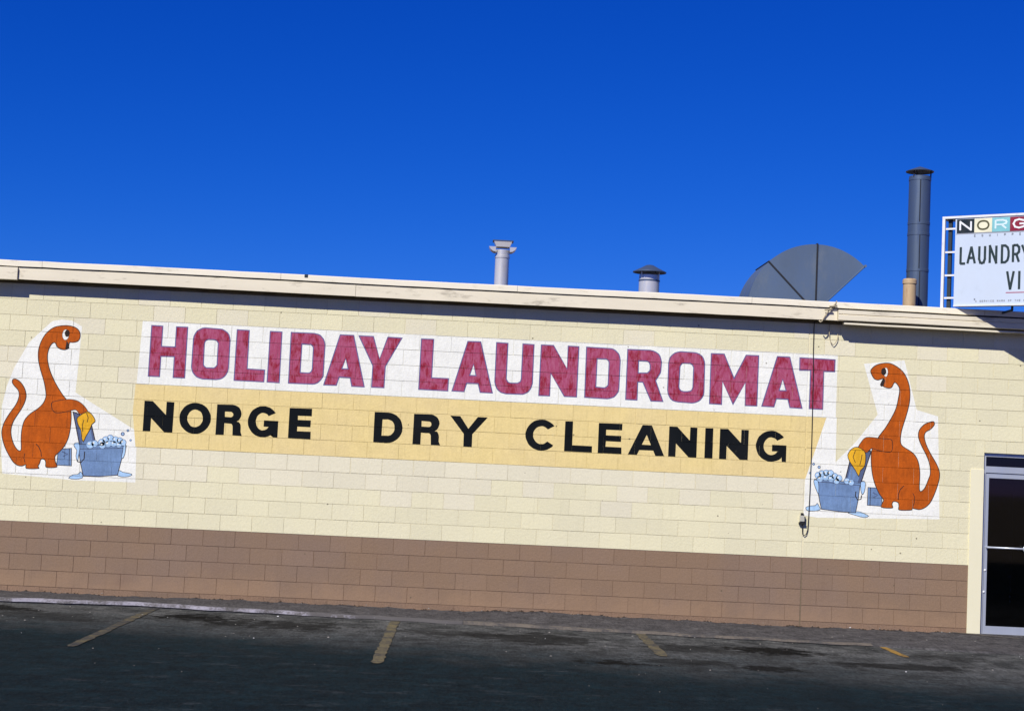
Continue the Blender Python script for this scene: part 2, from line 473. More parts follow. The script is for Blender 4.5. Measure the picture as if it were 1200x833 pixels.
def lathe(bm, cx, cy, prof, seg=32, mi=0):
    rings = []
    for (r, z) in prof:
        if r < 1e-5:
            rings.append([bm.verts.new((cx, cy, z))])
        else:
            rings.append([bm.verts.new((cx + r * math.cos(2 * PI * k / seg), cy + r * math.sin(2 * PI * k / seg), z)) for k in range(seg)])
    for a, b in zip(rings, rings[1:]):
        for k in range(seg):
            k2 = (k + 1) % seg
            if len(a) == 1 and len(b) == 1:
                continue
            if len(a) == 1:
                f = bm.faces.new((a[0], b[k2], b[k]))
            elif len(b) == 1:
                f = bm.faces.new((a[k], a[k2], b[0]))
            else:
                f = bm.faces.new((a[k], a[k2], b[k2], b[k]))
            f.material_index = mi
    bmesh.ops.recalc_face_normals(bm, faces=bm.faces[:])

def autosmooth(o, deg=35):
    me = o.data
    for f in me.polygons:
        f.use_smooth = True
    bm = bmesh.new()
    bm.from_mesh(me)
    for e in bm.edges:
        if len(e.link_faces) != 2 or e.calc_face_angle(0) > math.radians(deg):
            e.smooth = False
    bm.to_mesh(me)
    bm.free()
    return o

def smooth_ring(pts, it=2):
    """Chaikin-like rounding that keeps the traced points"""
    for _ in range(it):
        n = len(pts)
        out = []
        for i in range(n):
            p0, p1, p2, p3 = (Vector(pts[(i + k) % n]) for k in (-1, 0, 1, 2))
            out.append(tuple(p1))
            out.append(tuple((-p0 + 9 * p1 + 9 * p2 - p3) / 16))
        pts = out
    return pts

def area2(r):
    return sum(r[i][0] * r[(i + 1) % len(r)][1] - r[(i + 1) % len(r)][0] * r[i][1] for i in range(len(r)))

def inset(ring, d):
    """move every edge of a ring d to its left"""
    n = len(ring)
    out = []
    for i in range(n):
        a, b, c = ring[i - 1], ring[i], ring[(i + 1) % n]
        e1 = Vector((b[0] - a[0], b[1] - a[1]))
        e2 = Vector((c[0] - b[0], c[1] - b[1]))
        if e1.length < 1e-7 or e2.length < 1e-7:
            out.append(b)
            continue
        e1.normalize(); e2.normalize()
        n1, n2 = Vector((-e1.y, e1.x)), Vector((-e2.y, e2.x))
        m = n1 + n2
        k = m.dot(n1)
        m = m * (d / max(k, 0.35))
        out.append((b[0] + m.x, b[1] + m.y))
    return out

def orient(rings):
    out = []
    for i, r in enumerate(rings):
        a = area2(r)
        if (i == 0 and a < 0) or (i > 0 and a > 0):
            r = r[::-1]
        out.append(r)
    return out

def ellipse(cx, cz, rx, rz, n=20):
    return [(cx + rx * math.cos(2 * PI * k / n), cz + rz * math.sin(2 * PI * k / n)) for k in range(n)]

def stroke(pts, w):
    l, r = [], []
    n = len(pts)
    for i, p in enumerate(pts):
        a, b = pts[max(0, i - 1)], pts[min(n - 1, i + 1)]
        t = Vector((b[0] - a[0], b[1] - a[1])).normalized()
        l.append((p[0] - t.y * w / 2, p[1] + t.x * w / 2))
        r.append((p[0] + t.y * w / 2, p[1] - t.x * w / 2))
    return r + l[::-1]
MURAL_LEFT = {
  'bg': [(0.131,3.48),(0.253,3.507),(0.383,3.499),(0.515,3.432),(0.505,2.98),(0.489,2.578),(1.281,2.132),(1.313,1.916),(1.327,1.463),(0.55,1.455),(-0.226,1.491),(-0.37,1.498),(-0.415,1.891),(-0.436,2.353),(-0.391,2.616),(-0.308,2.867),(-0.144,3.195)],
  'body': [(0.137,3.393),(0.221,3.426),(0.33,3.438),(0.432,3.419),(0.494,3.364),(0.505,3.286),(0.474,3.232),(0.408,3.214),(0.374,3.212),(0.364,3.147),(0.323,3.116),(0.259,3.122),(0.21,3.154),(0.181,3.202),(0.14,3.171),(0.111,3.091),(0.109,2.989),(0.144,2.86),(0.205,2.732),(0.276,2.619),(0.349,2.521),(0.401,2.466),(0.441,2.381),(0.46,2.28),(0.461,2.136),(0.442,1.99),(0.393,1.872),(0.332,1.797),(0.289,1.746),(0.299,1.68),(0.319,1.638),(0.31,1.605),(0.182,1.599),(0.169,1.654),(0.155,1.693),(0.114,1.7),(0.101,1.65),(0.083,1.612),(0.088,1.58),(-0.069,1.573),(-0.081,1.619),(-0.12,1.602),(-0.177,1.605),(-0.237,1.64),(-0.3,1.723),(-0.365,1.836),(-0.409,1.963),(-0.416,2.064),(-0.388,2.167),(-0.325,2.286),(-0.261,2.39),(-0.23,2.493),(-0.244,2.565),(-0.291,2.615),(-0.325,2.657),(-0.328,2.7),(-0.301,2.719),(-0.26,2.709),(-0.205,2.668),(-0.154,2.592),(-0.13,2.498),(-0.152,2.395),(-0.202,2.292),(-0.261,2.187),(-0.291,2.085),(-0.284,1.984),(-0.248,1.885),(-0.197,1.815),(-0.157,1.811),(-0.165,1.932),(-0.166,2.062),(-0.138,2.193),(-0.066,2.284),(0.015,2.346),(0.077,2.412),(0.104,2.472),(0.111,2.539),(0.079,2.682),(0.032,2.811),(-0.012,2.954),(-0.024,3.084),(-0.0,3.202),(0.055,3.313)],
  'arm': [(0.191,2.429),(0.286,2.469),(0.408,2.489),(0.516,2.477),(0.6,2.426),(0.662,2.354),(0.641,2.324),(0.579,2.301),(0.544,2.313),(0.504,2.352),(0.405,2.327),(0.297,2.301),(0.221,2.321)],
  'eyewhite': (0.315,3.314,0.041,0.067),
  'pupil': (0.334,3.333,0.032,0.047),
  'mouth': [(0.331,3.245),(0.364,3.191),(0.373,3.142),(0.345,3.123),(0.321,3.134),(0.329,3.189)],
  'legline': [(0.032,1.895),(0.069,1.862),(0.102,1.8),(0.112,1.732)],
  'leg2': [(-0.088,1.647),(-0.11,1.709),(-0.102,1.767)],
  'cloth': [(0.579,2.298),(0.612,2.322),(0.663,2.345),(0.707,2.321),(0.754,2.266),(0.769,2.214),(0.731,2.178),(0.707,2.104),(0.662,2.015),(0.635,1.944),(0.603,1.992),(0.588,2.09),(0.545,2.169),(0.528,2.249)],
  'fold': [(0.65,2.318),(0.674,2.262),(0.666,2.203)],
  'fold2': [(0.619,2.23),(0.606,2.157),(0.617,2.085)],
  'board': [(0.468,2.333),(0.514,2.323),(0.71,2.234),(0.799,1.932),(0.79,1.903),(0.584,1.893)],
  'boardin': [(0.559,2.169),(0.705,2.147),(0.759,1.93),(0.616,1.917)],
  'tub': [(0.565,1.874),(1.175,1.915),(1.135,1.734),(1.098,1.542),(0.862,1.513),(0.655,1.512),(0.609,1.68)],
  'rim': [(0.519,1.919),(1.185,1.933),(1.182,1.893),(0.546,1.85)],
  'handle': [(0.657,1.827),(0.657,1.735),(0.62,1.687),(0.574,1.696),(0.56,1.73)],
  'suds': [(0.72,1.917,0.047),(0.776,1.934,0.041),(0.867,1.953,0.044),(0.916,1.99,0.041),(0.972,2.016,0.038),(1.037,1.995,0.041),(1.095,1.987,0.038),(1.137,1.966,0.038),(0.878,1.918,0.041),(0.949,1.939,0.041),(1.02,1.943,0.038),(1.087,1.934,0.035)],
  'drips': [[(0.513,1.924),(0.575,1.939),(0.596,1.876),(0.59,1.795),(0.574,1.69),(0.546,1.764),(0.553,1.836),(0.521,1.878)],[(1.144,1.949),(1.179,1.933),(1.175,1.823),(1.15,1.758),(1.126,1.78),(1.138,1.85)]],
  'puddles': [[(0.471,1.478),(0.522,1.526),(0.587,1.535),(0.622,1.571),(0.654,1.532),(0.651,1.486),(0.564,1.465)],[(1.108,1.612),(1.158,1.591),(1.274,1.573),(1.268,1.544),(1.194,1.523),(1.096,1.536)]],
  'box': [(0.317,1.845),(0.491,1.865),(0.506,1.632),(0.308,1.634)],
  'boxline': [(0.371,1.813),(0.442,1.782),(0.386,1.75)],
  'boxedge': [(0.46,1.858),(0.472,1.633)],
  'drops': [(1.127,2.075,0.026),(1.19,2.122,0.018),(1.232,1.999,0.015)],
}
MURAL_RIGHT = {
  'bg': [(10.221,2.742),(10.351,2.736),(10.354,2.153),(10.615,2.432),(10.888,2.799),(10.685,3.453),(11.218,3.526),(11.398,2.886),(11.683,2.813),(11.739,1.477),(10.754,1.444),(10.138,1.424),(9.958,1.446),(9.961,1.901)],
  'body': [(10.789,3.313),(10.774,3.374),(10.831,3.439),(10.924,3.474),(11.032,3.48),(11.143,3.429),(11.223,3.356),(11.279,3.25),(11.307,3.128),(11.305,2.974),(11.264,2.787),(11.219,2.63),(11.201,2.506),(11.216,2.421),(11.289,2.372),(11.378,2.315),(11.443,2.211),(11.469,2.058),(11.467,1.905),(11.478,1.832),(11.53,1.877),(11.573,1.987),(11.596,2.064),(11.583,2.187),(11.533,2.307),(11.467,2.427),(11.427,2.533),(11.437,2.625),(11.497,2.699),(11.567,2.736),(11.629,2.746),(11.64,2.697),(11.586,2.633),(11.531,2.599),(11.514,2.537),(11.545,2.431),(11.61,2.311),(11.685,2.191),(11.729,2.071),(11.714,1.947),(11.671,1.807),(11.613,1.682),(11.537,1.611),(11.461,1.586),(11.383,1.598),(11.368,1.576),(11.207,1.569),(11.197,1.617),(11.186,1.665),(11.13,1.675),(11.116,1.638),(11.12,1.592),(10.978,1.591),(10.97,1.637),(10.993,1.693),(10.942,1.758),(10.88,1.877),(10.835,2.028),(10.814,2.211),(10.825,2.35),(10.906,2.514),(10.981,2.619),(11.054,2.746),(11.119,2.887),(11.148,3.028),(11.161,3.136),(11.134,3.197),(11.096,3.223),(11.067,3.163),(11.018,3.145),(10.949,3.166),(10.932,3.202),(10.939,3.265),(10.884,3.246),(10.828,3.259)],
  'arm': [(11.087,2.476),(10.985,2.49),(10.907,2.495),(10.752,2.5),(10.68,2.435),(10.633,2.341),(10.659,2.314),(10.727,2.296),(10.774,2.301),(10.819,2.35),(10.897,2.332),(11.021,2.313),(11.092,2.335)],
  'eyewhite': (10.977,3.356,0.027,0.058),
  'pupil': (10.949,3.364,0.034,0.049),
  'mouth': [(10.904,3.189),(10.927,3.245),(10.951,3.284),(10.971,3.248),(10.954,3.179),(10.924,3.165)],
  'legline': [(11.26,1.889),(11.212,1.838),(11.189,1.769),(11.191,1.702)],
  'leg2': [(11.377,1.601),(11.402,1.675),(11.406,1.749),(11.38,1.797)],
  'cloth': [(10.506,2.258),(10.556,2.337),(10.632,2.368),(10.727,2.321),(10.751,2.239),(10.739,2.116),(10.688,2.058),(10.666,1.974),(10.618,2.049),(10.566,2.123),(10.527,2.182)],
  'fold': [(10.609,2.318),(10.581,2.231),(10.614,2.156)],
  'fold2': [(10.697,2.267),(10.687,2.19),(10.671,2.128)],
  'board': [(10.539,2.198),(10.807,2.334),(10.82,2.304),(10.697,1.881),(10.474,1.895)],
  'boardin': [(10.554,2.107),(10.697,2.083),(10.653,1.897),(10.511,1.909)],
  'tub': [(10.106,1.908),(10.691,1.887),(10.672,1.69),(10.641,1.505),(10.412,1.513),(10.184,1.533),(10.14,1.72)],
  'rim': [(10.084,1.925),(10.703,1.9),(10.698,1.863),(10.098,1.889)],
  'handle': [(10.632,1.786),(10.628,1.725),(10.66,1.677),(10.703,1.692),(10.708,1.741)],
  'suds': [(10.132,1.971,0.04),(10.18,1.997,0.04),(10.236,2.006,0.04),(10.291,2.003,0.043),(10.348,1.969,0.04),(10.404,1.947,0.04),(10.158,1.929,0.04),(10.232,1.945,0.04),(10.3,1.936,0.04),(10.375,1.909,0.037),(10.511,1.915,0.037),(10.567,1.899,0.037)],
  'drips': [[(10.078,1.913),(10.134,1.903),(10.15,1.812),(10.146,1.72),(10.114,1.774),(10.08,1.858)],[(10.69,1.911),(10.739,1.926),(10.759,1.884),(10.744,1.779),(10.714,1.747),(10.693,1.807)]],
  'puddles': [[(9.98,1.548),(10.04,1.575),(10.108,1.584),(10.131,1.616),(10.164,1.569),(10.172,1.52),(10.018,1.501)],[(10.653,1.53),(10.721,1.521),(10.815,1.477),(10.754,1.45),(10.636,1.475),(10.536,1.501),(10.566,1.52)]],
  'box': [(10.785,1.851),(10.973,1.845),(10.987,1.607),(10.783,1.613)],
  'boxline': [(10.855,1.784),(10.918,1.751),(10.863,1.717)],
  'boxedge': [(10.822,1.85),(10.823,1.609)],
  'drops': [(10.141,2.078,0.021),(10.068,2.114,0.018),(10.026,1.996,0.015)],
}

# ------------------------------------------------------------------ block wall layout (metres; X along the wall, wall face at Y = 0)
CH, BW, ZB = 0.2032, 0.4064, 0.90          # course height, block length, top of the brown band
XL, XR = -6.0, 16.0
XCJ = 24.5 * BW                             # control joint
REC = 0.0036                                 # depth of the mortar behind the block faces
DX0, DX1, DZ = 12.305, 14.70, 2.37          # door opening
JX = 12.13                                  # brown band stops at the cream jamb board
N0, N1 = -5, 14
rw = random.Random(5)

def joints(n):
    xs = []
    k = -15 + (0.5 if n % 2 else 0.0)
    while k * BW < XCJ - 0.05:
        xs.append(k * BW); k += 1
    xs.append(XCJ)
    k = 25.5 if n % 2 == 0 else 25.0
    while k * BW < XR:
        xs.append(k * BW); k += 1
    xs = [x for x in xs if x > XL + 0.05]
    return [XL] + xs + [XR]

BLOCKS = []          # x0, x1, z0, z1, proud, course
ROWS = []            # per course: z0, z1, cells for clipping paint
for n in range(N0, N1 + 1):
    z0, z1 = ZB + n * CH + rw.uniform(0.0022, 0.0036), ZB + (n + 1) * CH - rw.uniform(0.0022, 0.0036)
    if n == -1: z1 = ZB - 0.003
    if n == 0: z0 = ZB + 0.003
    xs = joints(n)
    cells = []
    last = XL
    for a, b in zip(xs, xs[1:]):
        ga = 0.009 if abs(a - XCJ) < 1e-6 else rw.choice((0.0015, 0.0025, 0.004))
        gb = 0.009 if abs(b - XCJ) < 1e-6 else rw.choice((0.0015, 0.0025, 0.004))
        x0, x1 = a + ga, b - gb
        zz0 = z0
        lim = None
        if z1 < 2.16:
            lim = JX
        elif z1 < DZ:
            lim = DX0
        pieces = [(x0, x1)]
        if lim is not None:
            pieces = []
            if x0 < lim: pieces.append((x0, min(x1, lim)))
            if x1 > DX1: pieces.append((max(x0, DX1), x1))
        elif z0 < DZ and x1 > DX0 and x0 < DX1:
            pieces = []
            if x0 < DX0 - 0.03: pieces.append((x0, DX0))
            pieces.append((max(x0, DX0 + (0.0 if x0 > DX0 else 0.006)), min(x1, DX1), DZ))
            if x1 > DX1 + 0.03: pieces.append((DX1 + 0.006, x1))
        for pc in pieces:
            if pc[1] - pc[0] < 0.02: continue
            pr = rw.uniform(0.0, 0.0022)
            BLOCKS.append((pc[0], pc[1], pc[2] if len(pc) > 2 else z0, z1, pr, n))
            if pc[0] > last + 1e-5: cells.append((last, pc[0], REC))
            cells.append((pc[0], pc[1], -pr))
            last = pc[1]
    if last < XR: cells.append((last, XR, REC))
    ROWS.append((z0, z1, cells))

ZONES = []           # z0, z1, cells
for i, (z0, z1, cells) in enumerate(ROWS):
    ZONES.append((z0, z1, cells))
    nz = ROWS[i + 1][0] if i + 1 < len(ROWS) else 4.0
    ZONES.append((z1, nz, [(XL, XR, REC)]))

def clip(poly, ax, v, keep_gt):
    out = []
    n = len(poly)
    for i in range(n):
        a, b = poly[i], poly[(i + 1) % n]
        ia = a[ax] >= v if keep_gt else a[ax] <= v
        ib = b[ax] >= v if keep_gt else b[ax] <= v
        if ia: out.append(a)
        if ia != ib:
            t = (v - a[ax]) / (b[ax] - a[ax])
            out.append((a[0] + t * (b[0] - a[0]), a[1] + t * (b[1] - a[1])))
    return out

def paint_poly(bm, rings, lift, mi=0):
    """brush a shape on to the blocks: it follows every block face and drops into every joint"""
    rings = orient(rings)
    flat = [p for r in rings for p in r]
    tris = tessellate_polygon([[Vector((p[0], p[1], 0)) for p in r] for r in rings])
    for t in tris:
        poly = [flat[i] for i in t]
        a = area2(poly)
        if abs(a) < 1e-9: continue
        if a < 0: poly = poly[::-1]
        zlo, zhi = min(p[1] for p in poly), max(p[1] for p in poly)
        for (z0, z1, cells) in ZONES:
            if z1 <= zlo or z0 >= zhi: continue
            q = clip(clip(poly, 1, z0, True), 1, z1, False)
            if len(q) < 3: continue
            xlo, xhi = min(p[0] for p in q), max(p[0] for p in q)
            for (x0, x1, y) in cells:
                if x1 <= xlo or x0 >= xhi: continue
                s = clip(clip(q, 0, x0, True), 0, x1, False)
                if len(s) < 3 or abs(area2(s)) < 1e-9: continue
                bm.faces.new([bm.verts.new((p[0], y - lift, p[1])) for p in s]).material_index = mi

# painted areas that hide blocks (used only to pick the blocks that show largest)
SIGN_W = [(1.289, 3.545), (1.262, 2.729), (10.338, 2.729), (10.338, 3.549)]
SIGN_Y = [(1.250, 2.724), (1.236, 2.36), (1.300, 1.917), (9.966, 1.917), (10.214, 2.724)]

def inside(p, ring):
    c = False
    for i in range(len(ring)):
        a, b = ring[i - 1], ring[i]
        if (a[1] > p[1]) != (b[1] > p[1]) and p[0] < (b[0] - a[0]) * (p[1] - a[1]) / (b[1] - a[1]) + a[0]:
            c = not c
    return c

# ------------------------------------------------------------------ ground
def lot_z(x, y):
    return 0.004 * math.sin(0.7 * x + 1.3) * math.sin(0.55 * y) - 0.004

def apron_front(x):
    pts = [(-8, -1.45), (0.3, -1.30), (1.4, -1.12), (3.1, -1.33), (6.2, -1.58), (9.2, -1.84), (10.6, -1.95), (11.8, -2.15), (13.5, -2.6), (18, -3.0)]
    for a, b in zip(pts, pts[1:]):
        if a[0] <= x <= b[0]:
            t = (x - a[0]) / (b[0] - a[0])
            return a[1] + t * (b[1] - a[1])
    return pts[0][1] if x < pts[0][0] else pts[-1][1]

bm = bmesh.new()
NXG, NYG = 120, 60
xs = [-14 + 40 * i / NXG for i in range(NXG + 1)]
ys = [-22 + 22.3 * j / NYG for j in range(NYG + 1)]
gv = [[bm.verts.new((x, y, lot_z(x, y))) for y in ys] for x in xs]
for i in range(NXG):
    for j in range(NYG):
        bm.faces.new((gv[i][j], gv[i + 1][j], gv[i + 1][j + 1], gv[i][j + 1]))
R = 3000.0
edge = [(-13.9, -21.9), (25.9, -21.9), (25.9, 0.2), (-13.9, 0.2)]
far = [(-R, -R), (R, -R), (R, R), (-R, R)]
bmesh.ops.recalc_face_normals(bm, faces=bm.faces[:])
lot = obj('parking_lot', bm, 'asphalt', smooth=True, kind='structure')
if lot.data.polygons[0].normal.z < 0:
    lot.data.flip_normals()
# unseen ground out to the horizon, made tan to bounce warm light under the eave
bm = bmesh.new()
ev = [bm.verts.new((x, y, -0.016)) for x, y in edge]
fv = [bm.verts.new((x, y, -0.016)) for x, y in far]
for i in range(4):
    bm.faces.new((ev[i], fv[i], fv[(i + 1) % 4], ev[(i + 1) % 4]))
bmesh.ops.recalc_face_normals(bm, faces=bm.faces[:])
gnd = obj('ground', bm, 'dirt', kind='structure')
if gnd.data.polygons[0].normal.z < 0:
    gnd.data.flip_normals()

def wall_rise(x):
    """asphalt dragged up against the wall in shallow uneven lumps"""
    return (0.022 + 0.007 * math.sin(1.35 * x - 2.6) + 0.004 * math.sin(3.1 * x + 0.4) + 0.004 * math.sin(9.7 * x) + 0.004 * math.sin(23.0 * x + 1)
            + 0.003 * math.sin(41 * x) + (0.028 * math.exp(-((x - 6.6) / 0.9) ** 2)))

bm = bmesh.new()
cols = []
AX0, AX1, NA = -7.9, 17.9, 420
T = (0.0, 0.04, 0.10, 0.2, 0.35, 0.5, 0.65, 0.8, 0.9, 0.97, 1.0)
for i in range(NA + 1):
    x = AX0 + (AX1 - AX0) * i / NA
    yf = apron_front(x) + 0.03 * math.sin(4.3 * x) + 0.02 * math.sin(11 * x + 2)
    zf = 0.040 if x < 3 else max(0.014, 0.040 - 0.004 * (x - 3))
    zw = wall_rise(x)
    if x > 11.9: zw = 0.03
    col = []
    for t in T:
        y = 0.006 + (yf - 0.006) * t
        z = zf + (zw - zf) * (1 - t) ** 2 + 0.004 * math.sin(5 * x + 9 * y) * t * (1 - t) * 4
        if t >= 0.97: z = zf - (t - 0.9) * 0.05
        col.append(bm.verts.new((x, y, z)))
    col.append(bm.verts.new((x, yf - 0.02, -0.03)))
    cols.append(col)
for a, b in zip(cols, cols[1:]):
    for j in range(len(a) - 1):
        bm.faces.new((a[j + 1], b[j + 1], b[j], a[j]))
obj('apron', bm, 'apron', smooth=True, kind='structure')

# worn white line along the front edge of the apron
def edge_line(x0, x1, w, mat, lift):
    bm = bmesh.new()
    prev = None
    n = int((x1 - x0) / 0.06)
    for i in range(n + 1):
        x = x0 + (x1 - x0) * i / n
        yf = apron_front(x) + 0.03 * math.sin(4.3 * x) + 0.02 * math.sin(11 * x + 2)
        zf = 0.040 if x < 3 else max(0.014, 0.040 - 0.004 * (x - 3))
        ww = w * (1 + 0.15 * math.sin(7 * x))
        pr = [bm.verts.new(p) for p in ((x, yf + 0.05 + ww, zf + lift + 0.003), (x, yf + 0.045, zf + lift - 0.001), (x, yf - 0.012, zf + lift - 0.006), (x, yf - 0.026, max(0.001, zf - 0.03)))]
        if prev:
            for j in range(3):
                bm.faces.new((prev[j + 1], pr[j + 1], pr[j], prev[j]))
        prev = pr
    return bm
obj('edge_line', edge_line(-0.3, 5.60, 0.012, 'line_white', 0.005), 'line_white', smooth=True, kind='structure')
obj('edge_line', edge_line(5.61, 10.4, 0.02, 'line_tan', 0.005), 'line_tan', smooth=True, kind='structure')
obj('edge_line', edge_line(-3.6, -0.35, 0.09, 'line_fresh', 0.005), 'line_fresh', smooth=True, kind='structure')

def bay_line(x, y0, y1, w, mat, label, dx=0.0):
    bm = bmesh.new()
    rr = random.Random(int(x * 100))
    prev = None
    n = max(6, int((y0 - y1) / 0.12))
    cut = [0.5 * w * (1 + rr.uniform(-0.30, 0.08)) for _ in range(2 * n + 2)]
    for i in range(n + 1):
        y = y0 + (y1 - y0) * i / n
        xx = x + dx * i / n
        k = 0.45 if i == n else 1.0
        pr = [bm.verts.new((xx - cut[2 * i] * k, y, lot_z(xx, y) + 0.006)), bm.verts.new((xx + cut[2 * i + 1] * k, y, lot_z(xx, y) + 0.006))]
        if prev: bm.faces.new((prev[0], pr[0], pr[1], prev[1]))
        prev = pr
    o = obj('parking_line', bm, mat, loc=(x, y0, 0))
    return tag(o, label, 'parking line', 'parking bay lines on the asphalt')
bay_line(1.91, -1.22, -5.35, 0.115, 'line_yellow', 'longest faded yellow bay line, slanting down left below the left end of the lettering')
bay_line(4.80, -1.55, -5.60, 0.125, 'line_clear', 'dull yellow bay line standing nearly upright below the word DRY')
bay_line(7.69, -1.74, -3.95, 0.14, 'line_clear', 'short yellow bay line slanting right, broad at its wall end, below the word CLEANING')
bay_line(10.51, -1.98, -3.0, 0.10, 'line_orange', 'shortest bay line, a thin orange-yellow dash nearest the door')

# loose gravel and scraps scattered over the asphalt
bm = bmesh.new()
rg = random.Random(21)
for i in range(300):
    x = rg.uniform(-3.5, 14.5)
    y = -abs(rg.gauss(0, 2.6)) - 0.9
    if rg.random() < 0.25: y = rg.uniform(-0.35, -0.03)
    r = rg.choice((0.005, 0.006, 0.007, 0.009, 0.014))
    z = (0.05 if y > -0.5 else 0.02 if y > -1.3 else 0.0)
    vs_ = [bm.verts.new((x + r * a * rg.uniform(0.6, 1.2), y + r * b * rg.uniform(0.6, 1.2), z + r * c * rg.uniform(0.5, 1.0)))
           for a, b, c in ((1, 0, 0), (0, 1, 0), (-1, 0, 0), (0, -1, 0), (0.1, 0.1, 0.9), (0, 0, -0.5))]
    for f in ((0, 1, 4), (1, 2, 4), (2, 3, 4), (3, 0, 4), (1, 0, 5), (2, 1, 5), (3, 2, 5), (0, 3, 5)):
        bm.faces.new([vs_[k] for k in f]).material_index = 1 if i % 25 == 0 else 0
for i in range(220):          # grit and flaked paint along the foot of the wall
    x = rg.uniform(-2.5, 12.0)
    if rg.random() < 0.45: x = rg.choice((0.1, 0.45, 1.35, 2.6, 4.4, 6.3, 7.4, 9.0, 10.0, 11.0)) + rg.gauss(0, 0.22)
    if x > 12.05: continue
    y, r = -rg.uniform(0.004, 0.05), rg.uniform(0.006, 0.022)
    z = wall_rise(x) + 0.002
    vs_ = [bm.verts.new((x + r * a * rg.uniform(0.6, 1.6), min(-0.001, y + r * b * rg.uniform(0.5, 1.0)), z + r * c * rg.uniform(0.5, 1.2)))
           for a, b, c in ((1, 0, 0), (0, 1, 0), (-1, 0, 0), (0, -1, 0), (0.1, 0.1, 0.8), (0, 0, -0.4))]
    for f in ((0, 1, 4), (1, 2, 4), (2, 3, 4), (3, 0, 4), (1, 0, 5), (2, 1, 5), (3, 2, 5), (0, 3, 5)):
        bm.faces.new([vs_[k] for k in f]).material_index = 2
obj('gravel', bm, ['stone', 'litter', 'grit'], kind='stuff')

# ------------------------------------------------------------------ the building
bld = thing('laundromat_building', 'long low laundromat of painted concrete block, cream over a brown band, under a flat roof', 'building', (5.0, 0.1, 0))

# mortar bed and core of the front wall, then every block laid on it
bm = bmesh.new()
Y1 = 0.20
box(bm, XL, JX, REC, Y1, -0.12, ZB, 1)
box(bm, XL, JX, REC, Y1, ZB, 2.16, 0)
box(bm, XL, DX0, REC, Y1, 2.16, DZ, 0)
box(bm, JX, DX0, REC, Y1, -0.12, 2.16, 0)
box(bm, DX1, XR, REC, Y1, -0.12, ZB, 1)
box(bm, DX1, XR, REC, Y1, ZB, DZ, 0)
box(bm, XL, XR, REC, Y1, DZ, 3.995, 0)
front = obj('front_wall', bm, ['cream_mortar', 'brown_mortar'], bld)

paints = [SIGN_W, SIGN_Y, MURAL_LEFT['bg'], MURAL_RIGHT['bg']]
def shown(b):
    x0, x1, z0, z1, pr, n = b
    s = 0
    for i in range(6):
        for j in range(4):
            p = (x0 + (i + .5) / 6 * (x1 - x0), z0 + (j + .5) / 4 * (z1 - z0))
            # left and right ends of the stretch of wall in view, below the eave shadow
            if -0.50 < p[0] < 12.75 and p[1] > 0 and not any(inside(p, r) for r in paints):
                s += 0.35 if p[1] > 3.79 else 1.0
    d2 = (0.5 * (x0 + x1) - 5.5) ** 2 + 20.46 ** 2 + (z0 - 1.83) ** 2
    return s / 24 * (x1 - x0) * (z1 - z0) / d2
order = sorted(range(len(BLOCKS)), key=lambda i: -shown(BLOCKS[i]))
single = set(order[:300])
def block_mat(b):
    n = b[5]
    if n < 0: return 'base_dirt' if n == -5 else 'brown'
    if b[0] < 9.9 and b[1] > 1.2:
        r = rw.random()
        if (n == 4 and r < 0.95) or (n == 3 and r < 0.7) or (n == 2 and r < 0.3): return 'cream_grey'
    if n > 8 and rw.random() < 0.12: return 'cream_grey'
    return 'cream'
cache = {}
rest = bmesh.new()
rest_m = ['cream', 'cream_grey', 'brown', 'base_dirt']
for i, b in enumerate(BLOCKS):
    x0, x1, z0, z1, pr, n = b
    mt = block_mat(b)
    if i in single:
        key = (round(x1 - x0, 3), round(z1 - z0, 3), mt)
        if key not in cache:
            me = bpy.data.meshes.new('concrete_block')
            bmb = bmesh.new()
            w, h = (x1 - x0) / 2, (z1 - z0) / 2
            box(bmb, -w, w, 0, 0.022, -h, h)
            bmb.to_mesh(me); bmb.free()
            me.materials.append(M[mt])
            cache[key] = me
        o = bpy.data.objects.new('concrete_block', cache[key])
        link(o, front)
        o.location = Vector(((x0 + x1) / 2, -pr, (z0 + z1) / 2)) - wloc(front)
    else:
        box(rest, x0, x1, -pr, 0.022, z0, z1, rest_m.index(mt))
obj('concrete_block', rest, rest_m, front, kind='stuff')

# dark sealant in the control joint
bbox_obj('control_joint', XCJ - 0.0075, XCJ + 0.0075, 0.0025, 0.008, 0.02, ZB - 0.003, 'sealant', front)

# other walls, roof
bm = bmesh.new()
box(bm, XL, XL + 0.2, Y1, 8.8, -0.12, 3.995); box(bm, XR - 0.2, XR, Y1, 8.8, -0.12, 3.995); box(bm, XL, XR, 8.8, 9.0, -0.12, 3.995)
obj('rear_wall', bm, 'cream', bld)
roof = bbox_obj('roof', XL - 0.15, XR + 0.15, -0.129, 9.15, 4.0, 4.19, 'roof', bld)
bbox_obj('soffit', XL - 0.14, XR + 0.14, -0.128, 0.19, 3.9960, 3.9995, 'soffit', roof)

